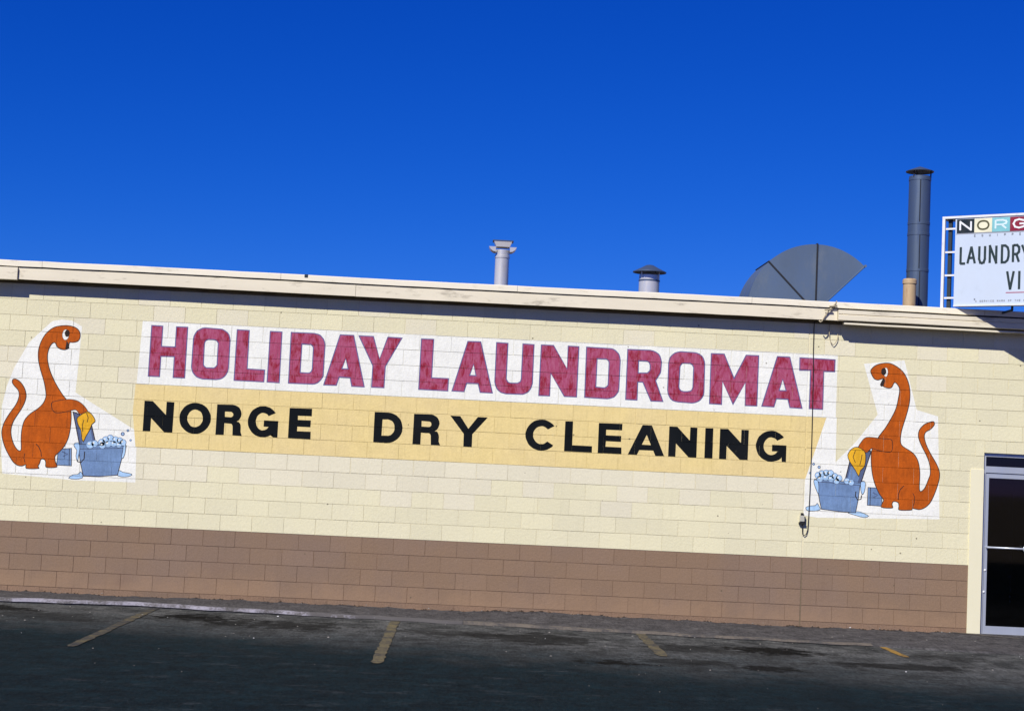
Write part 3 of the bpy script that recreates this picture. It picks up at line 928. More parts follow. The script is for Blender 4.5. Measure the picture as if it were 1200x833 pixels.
def fascia(x0, x1, prof, seed):
    bm = bmesh.new()
    n = max(2, int((x1 - x0) / 0.25))
    rf = random.Random(seed)
    prev = None
    for i in range(n + 1):
        x = x0 + (x1 - x0) * i / n
        dz, dy = rf.uniform(-0.0018, 0.0018) + 0.003 * math.sin(x * 0.9), rf.uniform(-0.0012, 0.0012)
        ring = [bm.verts.new((x, y + dy, z + dz)) for y, z in prof]
        if prev:
            for k in range(len(ring)):
                k2 = (k + 1) % len(ring)
                bm.faces.new((prev[k], ring[k], ring[k2], prev[k2]))
        else:
            bm.faces.new(ring)
        prev = ring
    bm.faces.new(prev[::-1])
    bmesh.ops.recalc_face_normals(bm, faces=bm.faces[:])
    return bm
obj('fascia', fascia(XL - 0.15, -0.302, [(-0.132, 4.132), (-0.197, 4.132), (-0.197, 3.975), (-0.132, 3.972)], 1), 'fascia', roof)
obj('fascia', fascia(-0.298, 4.018, [(-0.132, 4.134), (-0.167, 4.134), (-0.167, 3.985), (-0.132, 3.985)], 2), 'fascia', roof)
obj('fascia', fascia(4.022, 10.275, [(-0.132, 4.134), (-0.167, 4.134), (-0.167, 3.985), (-0.132, 3.985)], 3), 'fascia', roof)
g = obj('gutter', fascia(10.28, XR + 0.15, [(-0.132, 4.122), (-0.226, 4.122), (-0.226, 4.072), (-0.216, 4.066), (-0.216, 4.058), (-0.232, 4.052), (-0.232, 3.990), (-0.216, 3.983), (-0.132, 3.983)], 4), 'fascia', roof)
obj('lower_lip', fascia(10.36, XR + 0.15, [(-0.120, 3.960), (-0.206, 3.960), (-0.206, 3.938), (-0.120, 3.938)], 6), 'fascia', g)
bm = bmesh.new()
for x in [10.5 + 0.9 * i for i in range(7)]:
    box(bm, x, x + 0.02, -0.14, -0.125, 3.95, 3.99)
obj('hanger', bm, 'soffit', g)

def gravel_stop(x0, x1, seed):
    return fascia(x0, x1, [(-0.10, 4.196), (-0.10, 4.226), (-0.175, 4.226), (-0.185, 4.218), (-0.185, 4.150), (-0.132, 4.150), (-0.132, 4.196)], seed)
for k, (a, b) in enumerate(((XL - 0.15, -3.05), (-3.046, 0.0), (0.004, 3.05), (3.054, 6.1), (6.104, 9.15), (9.154, 12.2), (12.204, XR + 0.15))):
    obj('gravel_stop', gravel_stop(a, b, 20 + k), 'strip', roof)
bbox_obj('clip', 3.355, 3.40, -0.192, -0.150, 4.190, 4.232, 'sign_dark', roof, 0.004)
bbox_obj('sill_plate', XL, XR, 0.0, 0.19, 3.9485, 3.9955, 'soffit', front)

# the door and its aluminium frame, set back 4 cm
jb = bbox_obj('jamb_board', JX, DX0 - 0.0, -0.016, 0.06, 0.012, 2.150, 'jamb', bld, 0.003)
door = obj('door', (lambda b: (box(b, 12.352, 12.392, 0.045, 0.085, 0.02, 2.105), box(b, 13.27, 13.31, 0.045, 0.085, 0.02, 2.105),
                               box(b, 12.392, 13.27, 0.045, 0.085, 2.045, 2.105), box(b, 12.392, 13.27, 0.045, 0.085, 0.02, 0.128), b)[-1])(bmesh.new()), 'alu', bld)
bbox_obj('glass', 12.392, 13.27, 0.061, 0.067, 0.128, 2.045, 'glass', door)
bm = bmesh.new()
tube(bm, [(12.372, 0.02, 1.143), (13.29, 0.02, 1.143)], 0.013, 10)
tube(bm, [(12.40, 0.05, 1.143), (12.40, 0.02, 1.143)], 0.010, 8)
tube(bm, [(13.26, 0.05, 1.143), (13.26, 0.02, 1.143)], 0.010, 8)
obj('push_bar', bm, 'alu', door, smooth=True)
bm = bmesh.new()
lathe(bm, 0, 0, [(0, 0.0), (0.040, 0.0), (0.046, 0.006), (0.040, 0.014), (0.015, 0.018), (0, 0.018)], 20)
bmesh.ops.rotate(bm, verts=bm.verts, cent=(0, 0, 0), matrix=Matrix.Rotation(PI / 2, 3, 'X'))
bmesh.ops.translate(bm, verts=bm.verts, vec=(12.89, 0.012, 1.143))
obj('handle', bm, 'alu', door, smooth=True)
for zz, xx in ((0.845, 12.368), (0.565, 12.358)):  # two small pale discs on the left door stile
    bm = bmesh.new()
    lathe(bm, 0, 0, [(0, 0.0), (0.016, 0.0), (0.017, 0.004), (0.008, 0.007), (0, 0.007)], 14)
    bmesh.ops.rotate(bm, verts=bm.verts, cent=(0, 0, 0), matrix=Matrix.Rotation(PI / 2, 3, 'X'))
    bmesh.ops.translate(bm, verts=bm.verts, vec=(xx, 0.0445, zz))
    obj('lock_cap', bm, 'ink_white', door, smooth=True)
fr = obj('door_frame', (lambda b: (box(b, DX0 + 0.004, 12.344, 0.035, 0.10, 0.0, 2.366), box(b, 13.318, 13.358, 0.035, 0.10, 0.0, 2.322), box(b, DX1 - 0.04, DX1 - 0.004, 0.035, 0.10, 0.0, 2.366),
                                   box(b, 12.344, DX1 - 0.04, 0.035, 0.10, 2.322, 2.366), box(b, 12.344, 13.318, 0.033, 0.10, 2.113, 2.196), box(b, 13.358, DX1 - 0.04, 0.035, 0.10, 0.02, 0.12), b)[-1])(bmesh.new()), 'alu', bld)
bbox_obj('transom_glass', 12.344, 13.318, 0.061, 0.067, 2.196, 2.322, 'glass', fr)
bbox_obj('side_glass', 13.358, DX1 - 0.04, 0.061, 0.067, 0.12, 2.322, 'glass', fr)
bbox_obj('gasket', 12.344, 13.318, 0.047, 0.09, 2.105, 2.1128, 'gasket', fr)
bbox_obj('threshold', DX0 + 0.004, DX1 - 0.004, -0.04, 0.11, 0.004, 0.019, 'concrete', fr)
bbox_obj('interior_floor', XL + 0.2, XR - 0.2, Y1 + 0.001, 8.8, -0.02, 0.0145, 'floor_in', bld)
bm = bmesh.new()
prev = None
for i in range(15):
    t = i / 14
    x, y = 11.92 + 1.5 * t, -0.06 - 0.75 * t - 0.05 * math.sin(5 * t)
    pr = [bm.verts.new((x, y + 0.035, 0.040 - 0.014 * t)), bm.verts.new((x, y - 0.035, 0.038 - 0.014 * t))]
    if prev: bm.faces.new((prev[1], pr[1], pr[0], prev[0]))
    prev = pr
obj('edge_line', bm, 'line_tan', kind='structure')

# ------------------------------------------------------------------ lettering
def rrect(x0, x1, z0, z1, r, corners=(1, 1, 1, 1), seg=6):
    """rounded rectangle, corners = bottom-left, bottom-right, top-right, top-left"""
    pts = []
    for c, (cx, cz, a0) in zip(corners, ((x0, z0, PI), (x1, z0, 1.5 * PI), (x1, z1, 0), (x0, z1, 0.5 * PI))):
        if not c or r <= 0:
            pts.append((cx, cz)); continue
        ox = cx + (r if cx == x0 else -r); oz = cz + (r if cz == z0 else -r)
        for k in range(seg + 1):
            a = a0 + k / seg * PI / 2
            pts.append((ox + r * math.cos(a), oz + r * math.sin(a)))
    return pts

def arc(cx, cz, rx, rz, a0, a1, n=18):
    return [(cx + rx * math.cos(math.radians(a0 + (a1 - a0) * k / n)), cz + rz * math.sin(math.radians(a0 + (a1 - a0) * k / n))) for k in range(n + 1)]

def glyph(ch, x0, x1, z0, z1, s, rnd, hs=None):
    """block capitals: s = upright stroke, hs = level stroke, rnd = corner radius (0.5+ = true round)"""
    hs = hs or s * 0.93
    w, h = x1 - x0, z1 - z0
    mx, mz = (x0 + x1) / 2, (z0 + z1) / 2
    if ch == 'H':
        b = hs * 0.45
        return [[(x0, z0), (x0 + s, z0), (x0 + s, mz - b), (x1 - s, mz - b), (x1 - s, z0), (x1, z0), (x1, z1), (x1 - s, z1), (x1 - s, mz + b), (x0 + s, mz + b), (x0 + s, z1), (x0, z1)]]
    if ch == 'I':
        return [[(x0, z0), (x1, z0), (x1, z1), (x0, z1)]]
    if ch == 'L':
        return [[(x0, z0), (x1, z0), (x1, z0 + hs), (x0 + s, z0 + hs), (x0 + s, z1), (x0, z1)]]
    if ch == 'T':
        a, b = mx - s * 0.52, mx + s * 0.52
        return [[(a, z0), (b, z0), (b, z1 - hs), (x1, z1 - hs), (x1, z1), (x0, z1), (x0, z1 - hs), (a, z1 - hs)]]
    if ch == 'O':
        if rnd >= 0.5:
            return [ellipse(mx, mz, w / 2, h / 2, 32), ellipse(mx, mz, w / 2 - s, h / 2 - hs, 28)]
        return [rrect(x0, x1, z0, z1, rnd), rrect(x0 + s, x1 - s, z0 + hs, z1 - hs, rnd * 0.36)]
    if ch == 'D':
        r = min(rnd, w * 0.62, h * 0.5)
        ri = max(0.02, (r - s) if rnd >= 0.5 else r * 0.3)
        ri = min(ri, (w - 2 * s) * 0.98, (h / 2 - hs) * 0.98)
        return [rrect(x0, x1, z0, z1, r, (0, 1, 1, 0), 8), rrect(x0 + s, x1 - s, z0 + hs, z1 - hs, ri, (0, 1, 1, 0), 8)]
    if ch == 'U':
        r = rnd
        out = [(x0, z1)] + arc(x0 + r, z0 + r, r, r, 180, 270, 7) + arc(x1 - r, z0 + r, r, r, 270, 360, 7) + [(x1, z1), (x1 - s, z1)]
        ri = r * 0.36
        out += arc(x1 - s - ri, z0 + hs + ri, ri, ri, 0, -90, 5) + arc(x0 + s + ri, z0 + hs + ri, ri, ri, 270, 180, 5) + [(x0 + s, z1)]
        return [out]
    if ch == 'N':
        return [[(x0, z0), (x0 + s * .97, z0), (x0 + s * .97, z0 + 0.58 * h * 0.75), (x1 - s * 1.08, z0), (x1, z0), (x1, z1), (x1 - s * .97, z1), (x1 - s * .97, z1 - 0.58 * h * 0.75), (x0 + s * 1.08, z1), (x0, z1)]]
    if ch == 'M':
        return [[(x0, z0), (x0 + s, z0), (x0 + s, z0 + 0.44 * h), (mx, z0 - 0.0), (x1 - s, z0 + 0.44 * h), (x1 - s, z0), (x1, z0), (x1, z1), (x1 - s * 1.05, z1), (mx, z0 + 0.55 * h), (x0 + s * 1.05, z1), (x0, z1)]]
    if ch == 'A':
        tw = s * 0.52
        f = s * 1.02
        def xl(z): return x0 + (mx - tw - x0) * (z - z0) / h
        sl = (mx - tw - x0) / h
        b0, b1 = z0 + h * 0.165, z0 + h * 0.165 + hs * 0.72
        li = lambda z: x0 + f + sl * (z - z0)
        ri = lambda z: x1 - f - sl * (z - z0)
        apex = (mx - x0 - f) / sl + z0
        outer = [(x0, z0), (x0 + f, z0), (li(b0), b0), (ri(b0), b0), (x1 - f, z0), (x1, z0), (mx + tw, z1), (mx - tw, z1)]
        return [outer, [(li(b1), b1), (ri(b1), b1), (mx, min(apex, z1 - hs * 0.8))]]
    if ch == 'Y':
        a, b = mx - s * 0.5, mx + s * 0.5
        f = s * 1.15
        return [[(a, z0), (b, z0), (b, z0 + 0.42 * h), (x1, z1), (x1 - f, z1), (mx, z0 + 0.42 * h + s * 0.62), (x0 + f, z1), (x0, z1), (a, z0 + 0.42 * h)]]
    if ch == 'E':
        b = hs * 0.46
        return [[(x0, z0), (x1, z0), (x1, z0 + hs), (x0 + s, z0 + hs), (x0 + s, mz - b), (x1 - w * 0.03, mz - b), (x1 - w * 0.03, mz + b), (x0 + s, mz + b), (x0 + s, z1 - hs), (x1, z1 - hs), (x1, z1), (x0, z1)]]
    if ch == 'R':
        zb = z0 + h * 0.385
        r = min(rnd, (z1 - zb) / 2 * 0.98)
        ri = max(0.02, r - s * 0.8) if rnd >= 0.5 else r * 0.3
        ri = min(ri, (z1 - zb) / 2 - hs)  if rnd >= 0.5 else ri
        xr = x1 - w * 0.06
        if rnd >= 0.5:      # straight leg that curls out of the bowl
            outer = [(x0, z0), (x0 + s, z0), (x0 + s, zb), (x0 + s + w * .18, zb)] + arc(xr - s - 0.03, zb - 0.05, 0.03, 0.05, 90, 0, 4) + [(xr - s + 0.005, z0), (x1, z0), (xr, z0 + 0.05)] \
                + arc(xr - 0.05, zb - 0.045, 0.05, 0.075, 0, 70, 5) + arc(xr - r, zb + r + 0.01, r, (z1 - zb - 0.01) / 2, -60, 90, 10) + [(x0, z1)]
            hole = rrect(x0 + s, xr - s, zb + hs * 0.9, z1 - hs, max(0.02, (z1 - zb - 1.9 * hs) / 2 * 0.95), (0, 1, 1, 0), 6)
            return [outer, hole]
        outer = [(x0, z0), (x0 + s, z0), (x0 + s, zb - 0.02), (x0 + s + w * .12, zb - 0.02), (x1 - s * 1.0, z0), (x1 + w * 0.03, z0), (xr - s * 0.42, zb + 0.015)] \
            + arc(xr - r * .8, zb + r, r * .8, r * 0.75, -30, 0, 4) + arc(xr - r, z1 - r, r, r, 0, 90, 6) + [(x0, z1)]
        hole = rrect(x0 + s, xr - s, zb + hs * 0.72, z1 - hs, 0.05, (0, 1, 1, 0), 5)
        return [outer, hole]
    if ch == 'C':
        return [arc(mx, mz, w / 2, h / 2, 38, 322, 28) + arc(mx, mz, w / 2 - s, h / 2 - hs, 318, 42, 24)]
    if ch == 'G':
        return [arc(mx, mz, w / 2, h / 2, 36, 312, 28) + [(x1 - s * 0.62, z0 + h * .17), (x1 - s * 0.55, z0 + .004), (x1, z0 + .004), (x1, mz + h * 0.045), (mx + w * 0.03, mz + h * 0.045), (mx + w * 0.03, mz - h * 0.16), (x1 - s, mz - h * 0.16)]
                + arc(mx, mz, w / 2 - s, h / 2 - hs, 325, 42, 24)]
    raise KeyError(ch)

def wobble(rings, rr, a=0.003):
    return [[(x + rr.uniform(-a, a), z + rr.uniform(-a, a)) for x, z in r] for r in rings]

def fit_edges(rings, d):
    return [inset(r, d) for r in orient(rings)]

ROW1 = [('H', 1.400, 1.876, .157), ('O', 1.946, 2.431, .160), ('L', 2.501, 2.898, .172), ('I', 2.928, 3.095, .17), ('D', 3.199, 3.657, .160), ('A', 3.657, 4.198, .172), ('Y', 4.073, 4.654, .174),
        ('L', 4.885, 5.276, .175), ('A', 5.312, 5.855, .170), ('U', 5.867, 6.364, .158), ('N', 6.445, 6.951, .158), ('D', 7.039, 7.496, .157), ('R', 7.578, 8.064, .158), ('O', 8.118, 8.605, .160),
        ('M', 8.672, 9.304, .168), ('A', 9.353, 9.900, .170), ('T', 9.836, 10.313, .178)]
ROW2 = [('N', 1.379, 1.760, .100), ('O', 1.835, 2.241, .104), ('R', 2.311, 2.650, .106), ('G', 2.715, 3.106, .104), ('E', 3.243, 3.532, .112),
        ('D', 4.339, 4.710, .106), ('R', 4.847, 5.205, .104), ('Y', 5.317, 5.802, .112),
        ('C', 6.301, 6.715, .100), ('L', 6.812, 7.172, .100), ('E', 7.248, 7.556, .100), ('A', 7.639, 8.115, .116), ('N', 8.166, 8.535, .098), ('I', 8.636, 8.744, .1), ('N', 8.828, 9.206, .100), ('G', 9.304, 9.706, .102)]
rl = random.Random(3)
PANEL, INK, INK2 = 0.0004, 0.0008, 0.0012

sg1 = thing('painted_sign', 'HOLIDAY LAUNDROMAT painted in big magenta red capitals on a white band across the wall', 'sign', (5.81, 0, 2.73))
bm = bmesh.new()
paint_poly(bm, [SIGN_W], PANEL)
obj('white_panel', bm, 'white_wall', sg1)
for ch, x0, x1, s in ROW1:
    bm = bmesh.new()
    rings = wobble(glyph(ch, x0, x1, 2.826, 3.496, s, 0.155, s * 0.98), rl)
    paint_poly(bm, rings, INK, 0)
    paint_poly(bm, fit_edges(rings, 0.0135), INK2, 1)
    obj('letter', bm, ['letter_edge', 'letter_red'], sg1)

sg2 = thing('painted_sign', 'NORGE DRY CLEANING painted in black capitals on a mustard yellow band below the red lettering', 'sign', (5.70, 0, 1.917))
bm = bmesh.new()
paint_poly(bm, [SIGN_Y], PANEL)
obj('yellow_panel', bm, 'yellow_wall', sg2)
for ch, x0, x1, s in ROW2:
    bm = bmesh.new()
    ov = 0.006 if ch in 'OCG' else 0.0
    paint_poly(bm, wobble(glyph(ch, x0, x1, 2.124 - ov, 2.515 + ov, s, 0.5, s * 0.86), rl, 0.002), INK)
    obj('letter', bm, 'black_letter', sg2)

# ------------------------------------------------------------------ the two painted washday murals
def mural(D, label, flip):
    bg = D['bg']
    cx = sum(p[0] for p in bg) / len(bg)
    t = thing('dinosaur_mural', label, 'mural', (cx, 0, min(p[1] for p in bg)), 'animal murals at the two ends of the lettering')
    L = 0.0004
    def part(name, items, parent=t):
        """items = (rings, material, layer)"""
        bm = bmesh.new()
        mats = []
        for rings, mt, lay in items:
            if mt not in mats: mats.append(mt)
            paint_poly(bm, rings, L * lay, mats.index(mt))
        return obj(name, bm, mats, parent)
    def lined(ring, mt, lay, w=0.011, it=2):
        r = orient([smooth_ring(ring, it) if it else ring])[0]
        return [([r], 'outline', lay), ([inset(r, w)], mt, lay + 0.5)]
    part('white_ground', [([bg], 'white_wall', 0.8)])
    box_ = lined(D['box'], 'tub_blue', 2, 0.008, 0) + [([stroke(D['boxline'], 0.016)], 'deep_blue', 3), ([stroke(D['boxedge'], 0.009)], 'outline', 3)]
    part('soap_box', box_)
    part('washboard', lined(D['board'], 'deep_blue', 2, 0.012, 0) + [([D['boardin']], 'tub_blue', 3)])
    body = part('dinosaur', lined(D['body'], 'orange', 4, 0.010) + [([stroke(D['legline'], 0.010)], 'outline', 5), ([stroke(D['leg2'], 0.008)], 'outline', 5)])
    part('arm', lined(D['arm'], 'orange', 5.2, 0.008), body)
    e, q = D['eyewhite'], D['pupil']
    part('eye', [([ellipse(e[0], e[1], e[2] + .004, e[3] + .004, 16)], 'outline', 5), ([ellipse(e[0], e[1], e[2], e[3], 16)], 'white_wall', 5.5), ([ellipse(q[0], q[1], q[2], q[3], 14)], 'outline', 6)], body)
    part('mouth', [([D['mouth']], 'outline', 5)], body)
    part('cloth', lined(D['cloth'], 'cloth_yellow', 6.4, 0.009, 1) + [([stroke(D['fold'], 0.009)], 'outline', 7.2), ([stroke(D['fold2'], 0.009)], 'outline', 7.2)])
    for pd in D['puddles']: part('puddle', lined(pd, 'suds_blue', 1.6, 0.007, 1))
    tub = part('washtub', lined(D['tub'], 'tub_blue', 3, 0.009, 0) + lined(D['rim'], 'tub_blue', 3.9, 0.006, 0) + [([stroke(smooth_ring(D['handle'], 0), 0.013)], 'outline', 4.6)])
    heaps = (D['suds'][:10], D['suds'][10:]) if flip else (D['suds'][2:], D['suds'][:2])
    for heap in heaps:
        suds = [([ellipse(x, z, r + .006, r + .006, 12)], 'deep_blue', 4.8) for x, z, r in heap]
        for k, (x, z, r) in enumerate(heap):
            suds += [([ellipse(x, z, r, r, 12)], 'suds_blue', 5.3)]
            suds += [([ellipse(x - .3 * r, z + .25 * r, r * .32, r * .26, 8)], 'white_wall', 5.6)]
        part('suds', suds)
    for d in D['drips']: part('foam_drip', [(r, m, l + 0.4) for r, m, l in lined(d, 'suds_blue', 4.0, 0.007, 1)])
    for x, z, r in D['drops']:
        part('soap_bubble', [([ellipse(x, z, r, r, 12)], 'deep_blue', 1.8), ([ellipse(x, z, r * .5, r * .5, 10)], 'suds_blue', 2.4)])
    return t
mural(MURAL_LEFT, 'orange long necked dinosaur facing right over a blue washtub, left of HOLIDAY LAUNDROMAT', False)
mural(MURAL_RIGHT, 'orange long necked dinosaur facing left over a blue washtub, near the glass door', True)

# ------------------------------------------------------------------ on the roof
ROOF = 4.19
# bright flue with flared rain cap
t = thing('roof_vent', 'slim shiny steel flue with a flared two tier cap, leftmost on the roof', 'vent', (5.93, 2.0, ROOF))
bm = bmesh.new(); lathe(bm, 5.93, 2.0, [(0.101, ROOF), (0.101, 4.98), (0.092, 4.98), (0.092, 4.4)], 28); autosmooth(obj('pipe', bm, 'galv', t))
bm = bmesh.new(); lathe(bm, 5.93, 2.0, [(0.103, 4.86), (0.107, 4.865), (0.107, 4.90), (0.103, 4.905)], 32); autosmooth(obj('collar', bm, 'galv', t))
def wedge(bm, cx, cy, z0, z1, w0, w1, d0, d1):
    v = [bm.verts.new((cx + sx * w / 2, cy + sy * d / 2, z)) for z, w, d in ((z0, w0, d0), (z1, w1, d1)) for sx, sy in ((-1, -1), (1, -1), (1, 1), (-1, 1))]
    for f in ((0, 3, 2, 1), (4, 5, 6, 7), (0, 1, 5, 4), (1, 2, 6, 5), (2, 3, 7, 6), (3, 0, 4, 7)):
        bm.faces.new([v[k] for k in f])
# H shaped cap: a folded trough either side of the flue and a flared plate box above
for s_ in (-1, 1):
    bm = bmesh.new()
    prof = [(0.100, 4.945), (0.135, 4.950), (0.172, 4.975), (0.196, 5.012)]
    for (xa, za), (xb, zb) in zip(prof, prof[1:]):
        v = [bm.verts.new((5.93 + s_ * x, y, z)) for x, z in ((xa, za), (xb, zb)) for y in (1.89, 2.11)]
        bm.faces.new((v[0], v[1], v[3], v[2]))
        # upright front and back cheeks of the trough
        for y in (1.89, 2.11):
            q = [bm.verts.new((5.93 + s_ * x, y, z)) for x, z in ((xa, za), (xb, zb), (xb, 5.016), (xa, 5.016))]
            bm.faces.new(q)
    bmesh.ops.remove_doubles(bm, verts=bm.verts, dist=0.0005)
    bmesh.ops.recalc_face_normals(bm, faces=bm.faces[:])
    o = obj('trough', bm, 'galv', t)
    md = o.modifiers.new('thickness', 'SOLIDIFY'); md.thickness = 0.003
bm = bmesh.new()
wedge(bm, 5.93, 2.0, 5.018, 5.100, 0.19, 0.262, 0.20, 0.215)
cap = obj('cap', bm, 'galv', t)
bm = bmesh.new(); box(bm, 5.93 - 0.148, 5.93 + 0.148, 1.885, 2.115, 5.101, 5.112); obj('lid', bm, 'stack', cap)
bm = bmesh.new(); lathe(bm, 5.93, 2.0, [(0.25, ROOF + 0.005), (0.25, ROOF + 0.012), (0.13, ROOF + 0.05), (0.103, ROOF + 0.09)], 28); autosmooth(obj('flashing', bm, 'galv', t))

# stubby vent with a shallow cone hat
t = thing('roof_vent', 'short stubby grey vent under a wide conical hat, left of the fan shaped hood', 'vent', (8.11, 2.5, ROOF))
bm = bmesh.new(); lathe(bm, 8.11, 2.5, [(0.152, ROOF), (0.152, 4.79), (0.145, 4.79), (0.145, 4.3)], 32); autosmooth(obj('pipe', bm, 'galv', t))
bm = bmesh.new(); lathe(bm, 8.11, 2.5, [(0.154, 4.70), (0.157, 4.70), (0.157, 4.72), (0.154, 4.72)], 32); obj('band', bm, 'stack', t)
bm = bmesh.new(); lathe(bm, 8.11, 2.5, [(0.0, 4.90), (0.225, 4.835), (0.246, 4.830), (0.246, 4.842), (0.13, 4.898), (0.055, 4.940), (0.0, 4.950)], 36); cap = autosmooth(obj('cap', bm, 'stack', t), 25)
for a in (-2.5, -0.6, 0.9, 2.4):
    bm = bmesh.new(); tube(bm, [(8.11 + 0.150 * math.cos(a), 2.5 + 0.150 * math.sin(a), 4.72), (8.11 + 0.158 * math.cos(a), 2.5 + 0.158 * math.sin(a), 4.85)], 0.007, 6); obj('strut', bm, 'galv', cap)

# big gored elbow hood
EX, EZ, EY0, EY1, ER = 10.575, 4.375, 2.5, 3.5, 1.005
t = thing('exhaust_hood', 'huge grey sheet metal elbow hood shaped like a fan, open towards the right', 'exhaust hood', (EX - 0.5, 3.0, ROOF))
def gore(a0, a1, n):
    bm = bmesh.new()
    ring = [(EX + ER * math.cos(math.radians(a0 + (a1 - a0) * k / n)), EZ + ER * math.sin(math.radians(a0 + (a1 - a0) * k / n))) for k in range(n + 1)]
    ri = 0.05
    inner = [(EX + ri * math.cos(math.radians(a)), EZ + ri * math.sin(math.radians(a))) for a in (a0, a1)]
    f = [bm.verts.new((x, EY0, z)) for x, z in ring]; fi = [bm.verts.new((x, EY0, z)) for x, z in inner]
    b = [bm.verts.new((x, EY1, z)) for x, z in ring]; bi = [bm.verts.new((x, EY1, z)) for x, z in inner]
    bm.faces.new([fi[0]] + f + [fi[1]])
    bm.faces.new(([bi[0]] + b + [bi[1]])[::-1])
    for k in range(n): bm.faces.new((f[k], b[k], b[k + 1], f[k + 1]))
    bm.faces.new((fi[0], fi[1], bi[1], bi[0]))
    bmesh.ops.recalc_face_normals(bm, faces=bm.faces[:])
    return bm
for a0, a1 in ((45, 90), (90, 135), (135, 180)):
    autosmooth(obj('gore', gore(a0, a1, 10), 'duct', t), 20)
bbox_obj('duct', EX - ER, EX - 0.05, EY0, EY1, ROOF, EZ, 'duct', t)
for a in (90, 135):
    bm = bmesh.new()
    c, s_ = math.cos(math.radians(a)), math.sin(math.radians(a))
    p = lambda r, y: Vector((EX + r * c, y, EZ + r * s_))
    w = Vector((-s_, 0, c)) * 0.011
    loop = [(p(0.04, EY0 - 0.012), p(0.04, EY0 + .01)), (p(ER + 0.014, EY0 - 0.012), p(ER - 0.01, EY0 + .01)), (p(ER + 0.014, EY1), p(ER - 0.01, EY1))]
    for (A, B), (A2, B2) in zip(loop, loop[1:]):
        v = [bm.verts.new(q) for q in (A - w, B - w, B + w, A + w, A2 - w, B2 - w, B2 + w, A2 + w)]
        for f in ((0, 1, 2, 3), (7, 6, 5, 4), (0, 4, 5, 1), (1, 5, 6, 2), (2, 6, 7, 3), (3, 7, 4, 0)): bm.faces.new([v[k] for k in f])
    bmesh.ops.recalc_face_normals(bm, faces=bm.faces[:])
    obj('seam', bm, 'seam', t)
bm = bmesh.new()
c, s_ = math.cos(math.radians(45)), math.sin(math.radians(45))
for y in (EY0 - 0.006, EY1 - 0.02):
    tube(bm, [(EX + 0.05 * c, y + 0.01, EZ + 0.05 * s_), (EX + ER * c, y + 0.01, EZ + ER * s_)], 0.012, 6)
tube(bm, [(EX + (ER + .01) * c, EY0 - 0.02, EZ + (ER + .01) * s_), (EX + (ER + .01) * c, EY1, EZ + (ER + .01) * s_)], 0.022, 6)
obj('rim', bm, 'duct', t)

# tall stack and the short rusty can in front of it
SX, SY = 11.985, 2.2
t = thing('exhaust_stack', 'tall grey round metal stack with a conical rain cap, left of the white sign', 'chimney', (SX, SY, ROOF))
bm = bmesh.new(); lathe(bm, SX, SY, [(0.156, ROOF), (0.156, 6.405), (0.148, 6.405), (0.148, 5.9)], 40); autosmooth(obj('pipe', bm, 'stack', t))
for z in (6.36, 5.71, 5.55, 5.02):
    bm = bmesh.new(); lathe(bm, SX, SY, [(0.156, z - 0.022), (0.1605, z - 0.018), (0.1605, z + 0.018), (0.156, z + 0.022)], 40); autosmooth(obj('band', bm, 'stack', t))
bm = bmesh.new()
box(bm, SX - 0.040, SX - 0.030, SY - 0.162, SY - 0.148, 5.72, 6.34); box(bm, SX - 0.030, SX - 0.020, SY - 0.162, SY - 0.148, 5.04, 5.53); box(bm, SX - 0.016, SX - 0.006, SY - 0.162, SY - 0.148, ROOF, 5.0)
obj('seam', bm, 'seam', t)
bm = bmesh.new(); lathe(bm, SX - 0.005, SY, [(0.0, 6.52), (0.17, 6.482), (0.200, 6.474), (0.203, 6.482), (0.10, 6.524), (0.0, 6.560)], 40); cap = autosmooth(obj('cap', bm, 'stack', t), 20)
for a in (-2.45, -0.35, 1.6):
    bm = bmesh.new(); tube(bm, [(SX + 0.150 * math.cos(a), SY + 0.150 * math.sin(a), 6.34), (SX + 0.153 * math.cos(a), SY + 0.153 * math.sin(a), 6.48)], 0.010, 6); obj('strut', bm, 'seam', cap)
t = thing('vent_pipe', 'short rust streaked vent can at the foot of the tall grey stack', 'vent', (11.765, 1.80, ROOF))
bm = bmesh.new(); lathe(bm, 11.765, 1.80, [(0.092, ROOF), (0.092, 4.82), (0.086, 4.82), (0.094, 4.3)], 32); autosmooth(obj('pipe', bm, 'rust_can', t))
bm = bmesh.new(); lathe(bm, 11.765, 1.80, [(0.093, 4.765), (0.101, 4.770), (0.101, 4.825), (0.085, 4.842), (0.0, 4.848)], 32); autosmooth(obj('cap', bm, 'rust_can', t))

# ------------------------------------------------------------------ roof sign, turned 35 degrees off the wall
TH = math.radians(35)
SU, SN = Vector((math.cos(TH), -math.sin(TH), 0)), Vector((-math.sin(TH), -math.cos(TH), 0))
S0 = Vector((11.816, -0.19, 4.249))
SK = 0.983
rs = thing('roof_sign', 'white enamel sign board on the roof corner with coloured NORGE tiles over LAUNDRY', 'sign', (S0.x + 0.5, S0.y, 4.225))
def sp(u, v, d=0.0):
    return S0 + SU * (u * SK) + SN * d + Vector((0, 0, v * SK))
def sbox(bm, u0, u1, v0, v1, d0, d1, mi=0):
    v = [bm.verts.new(sp(u, z, d)) for u, z, d in ((u0, v0, d1), (u1, v0, d1), (u1, v0, d0), (u0, v0, d0), (u0, v1, d1), (u1, v1, d1), (u1, v1, d0), (u0, v1, d0))]
    for f in ((0, 3, 2, 1), (4, 5, 6, 7), (0, 1, 5, 4), (1, 2, 6, 5), (2, 3, 7, 6), (3, 0, 4, 7)):
        bm.faces.new([v[k] for k in f]).material_index = mi
def sobj(name, mat, *boxes, parent=None):
    bm = bmesh.new()
    for b in boxes: sbox(bm, *b)
    bmesh.ops.recalc_face_normals(bm, faces=bm.faces[:])
    return obj(name, bm, mat, parent or rs)
SWID = 2.55
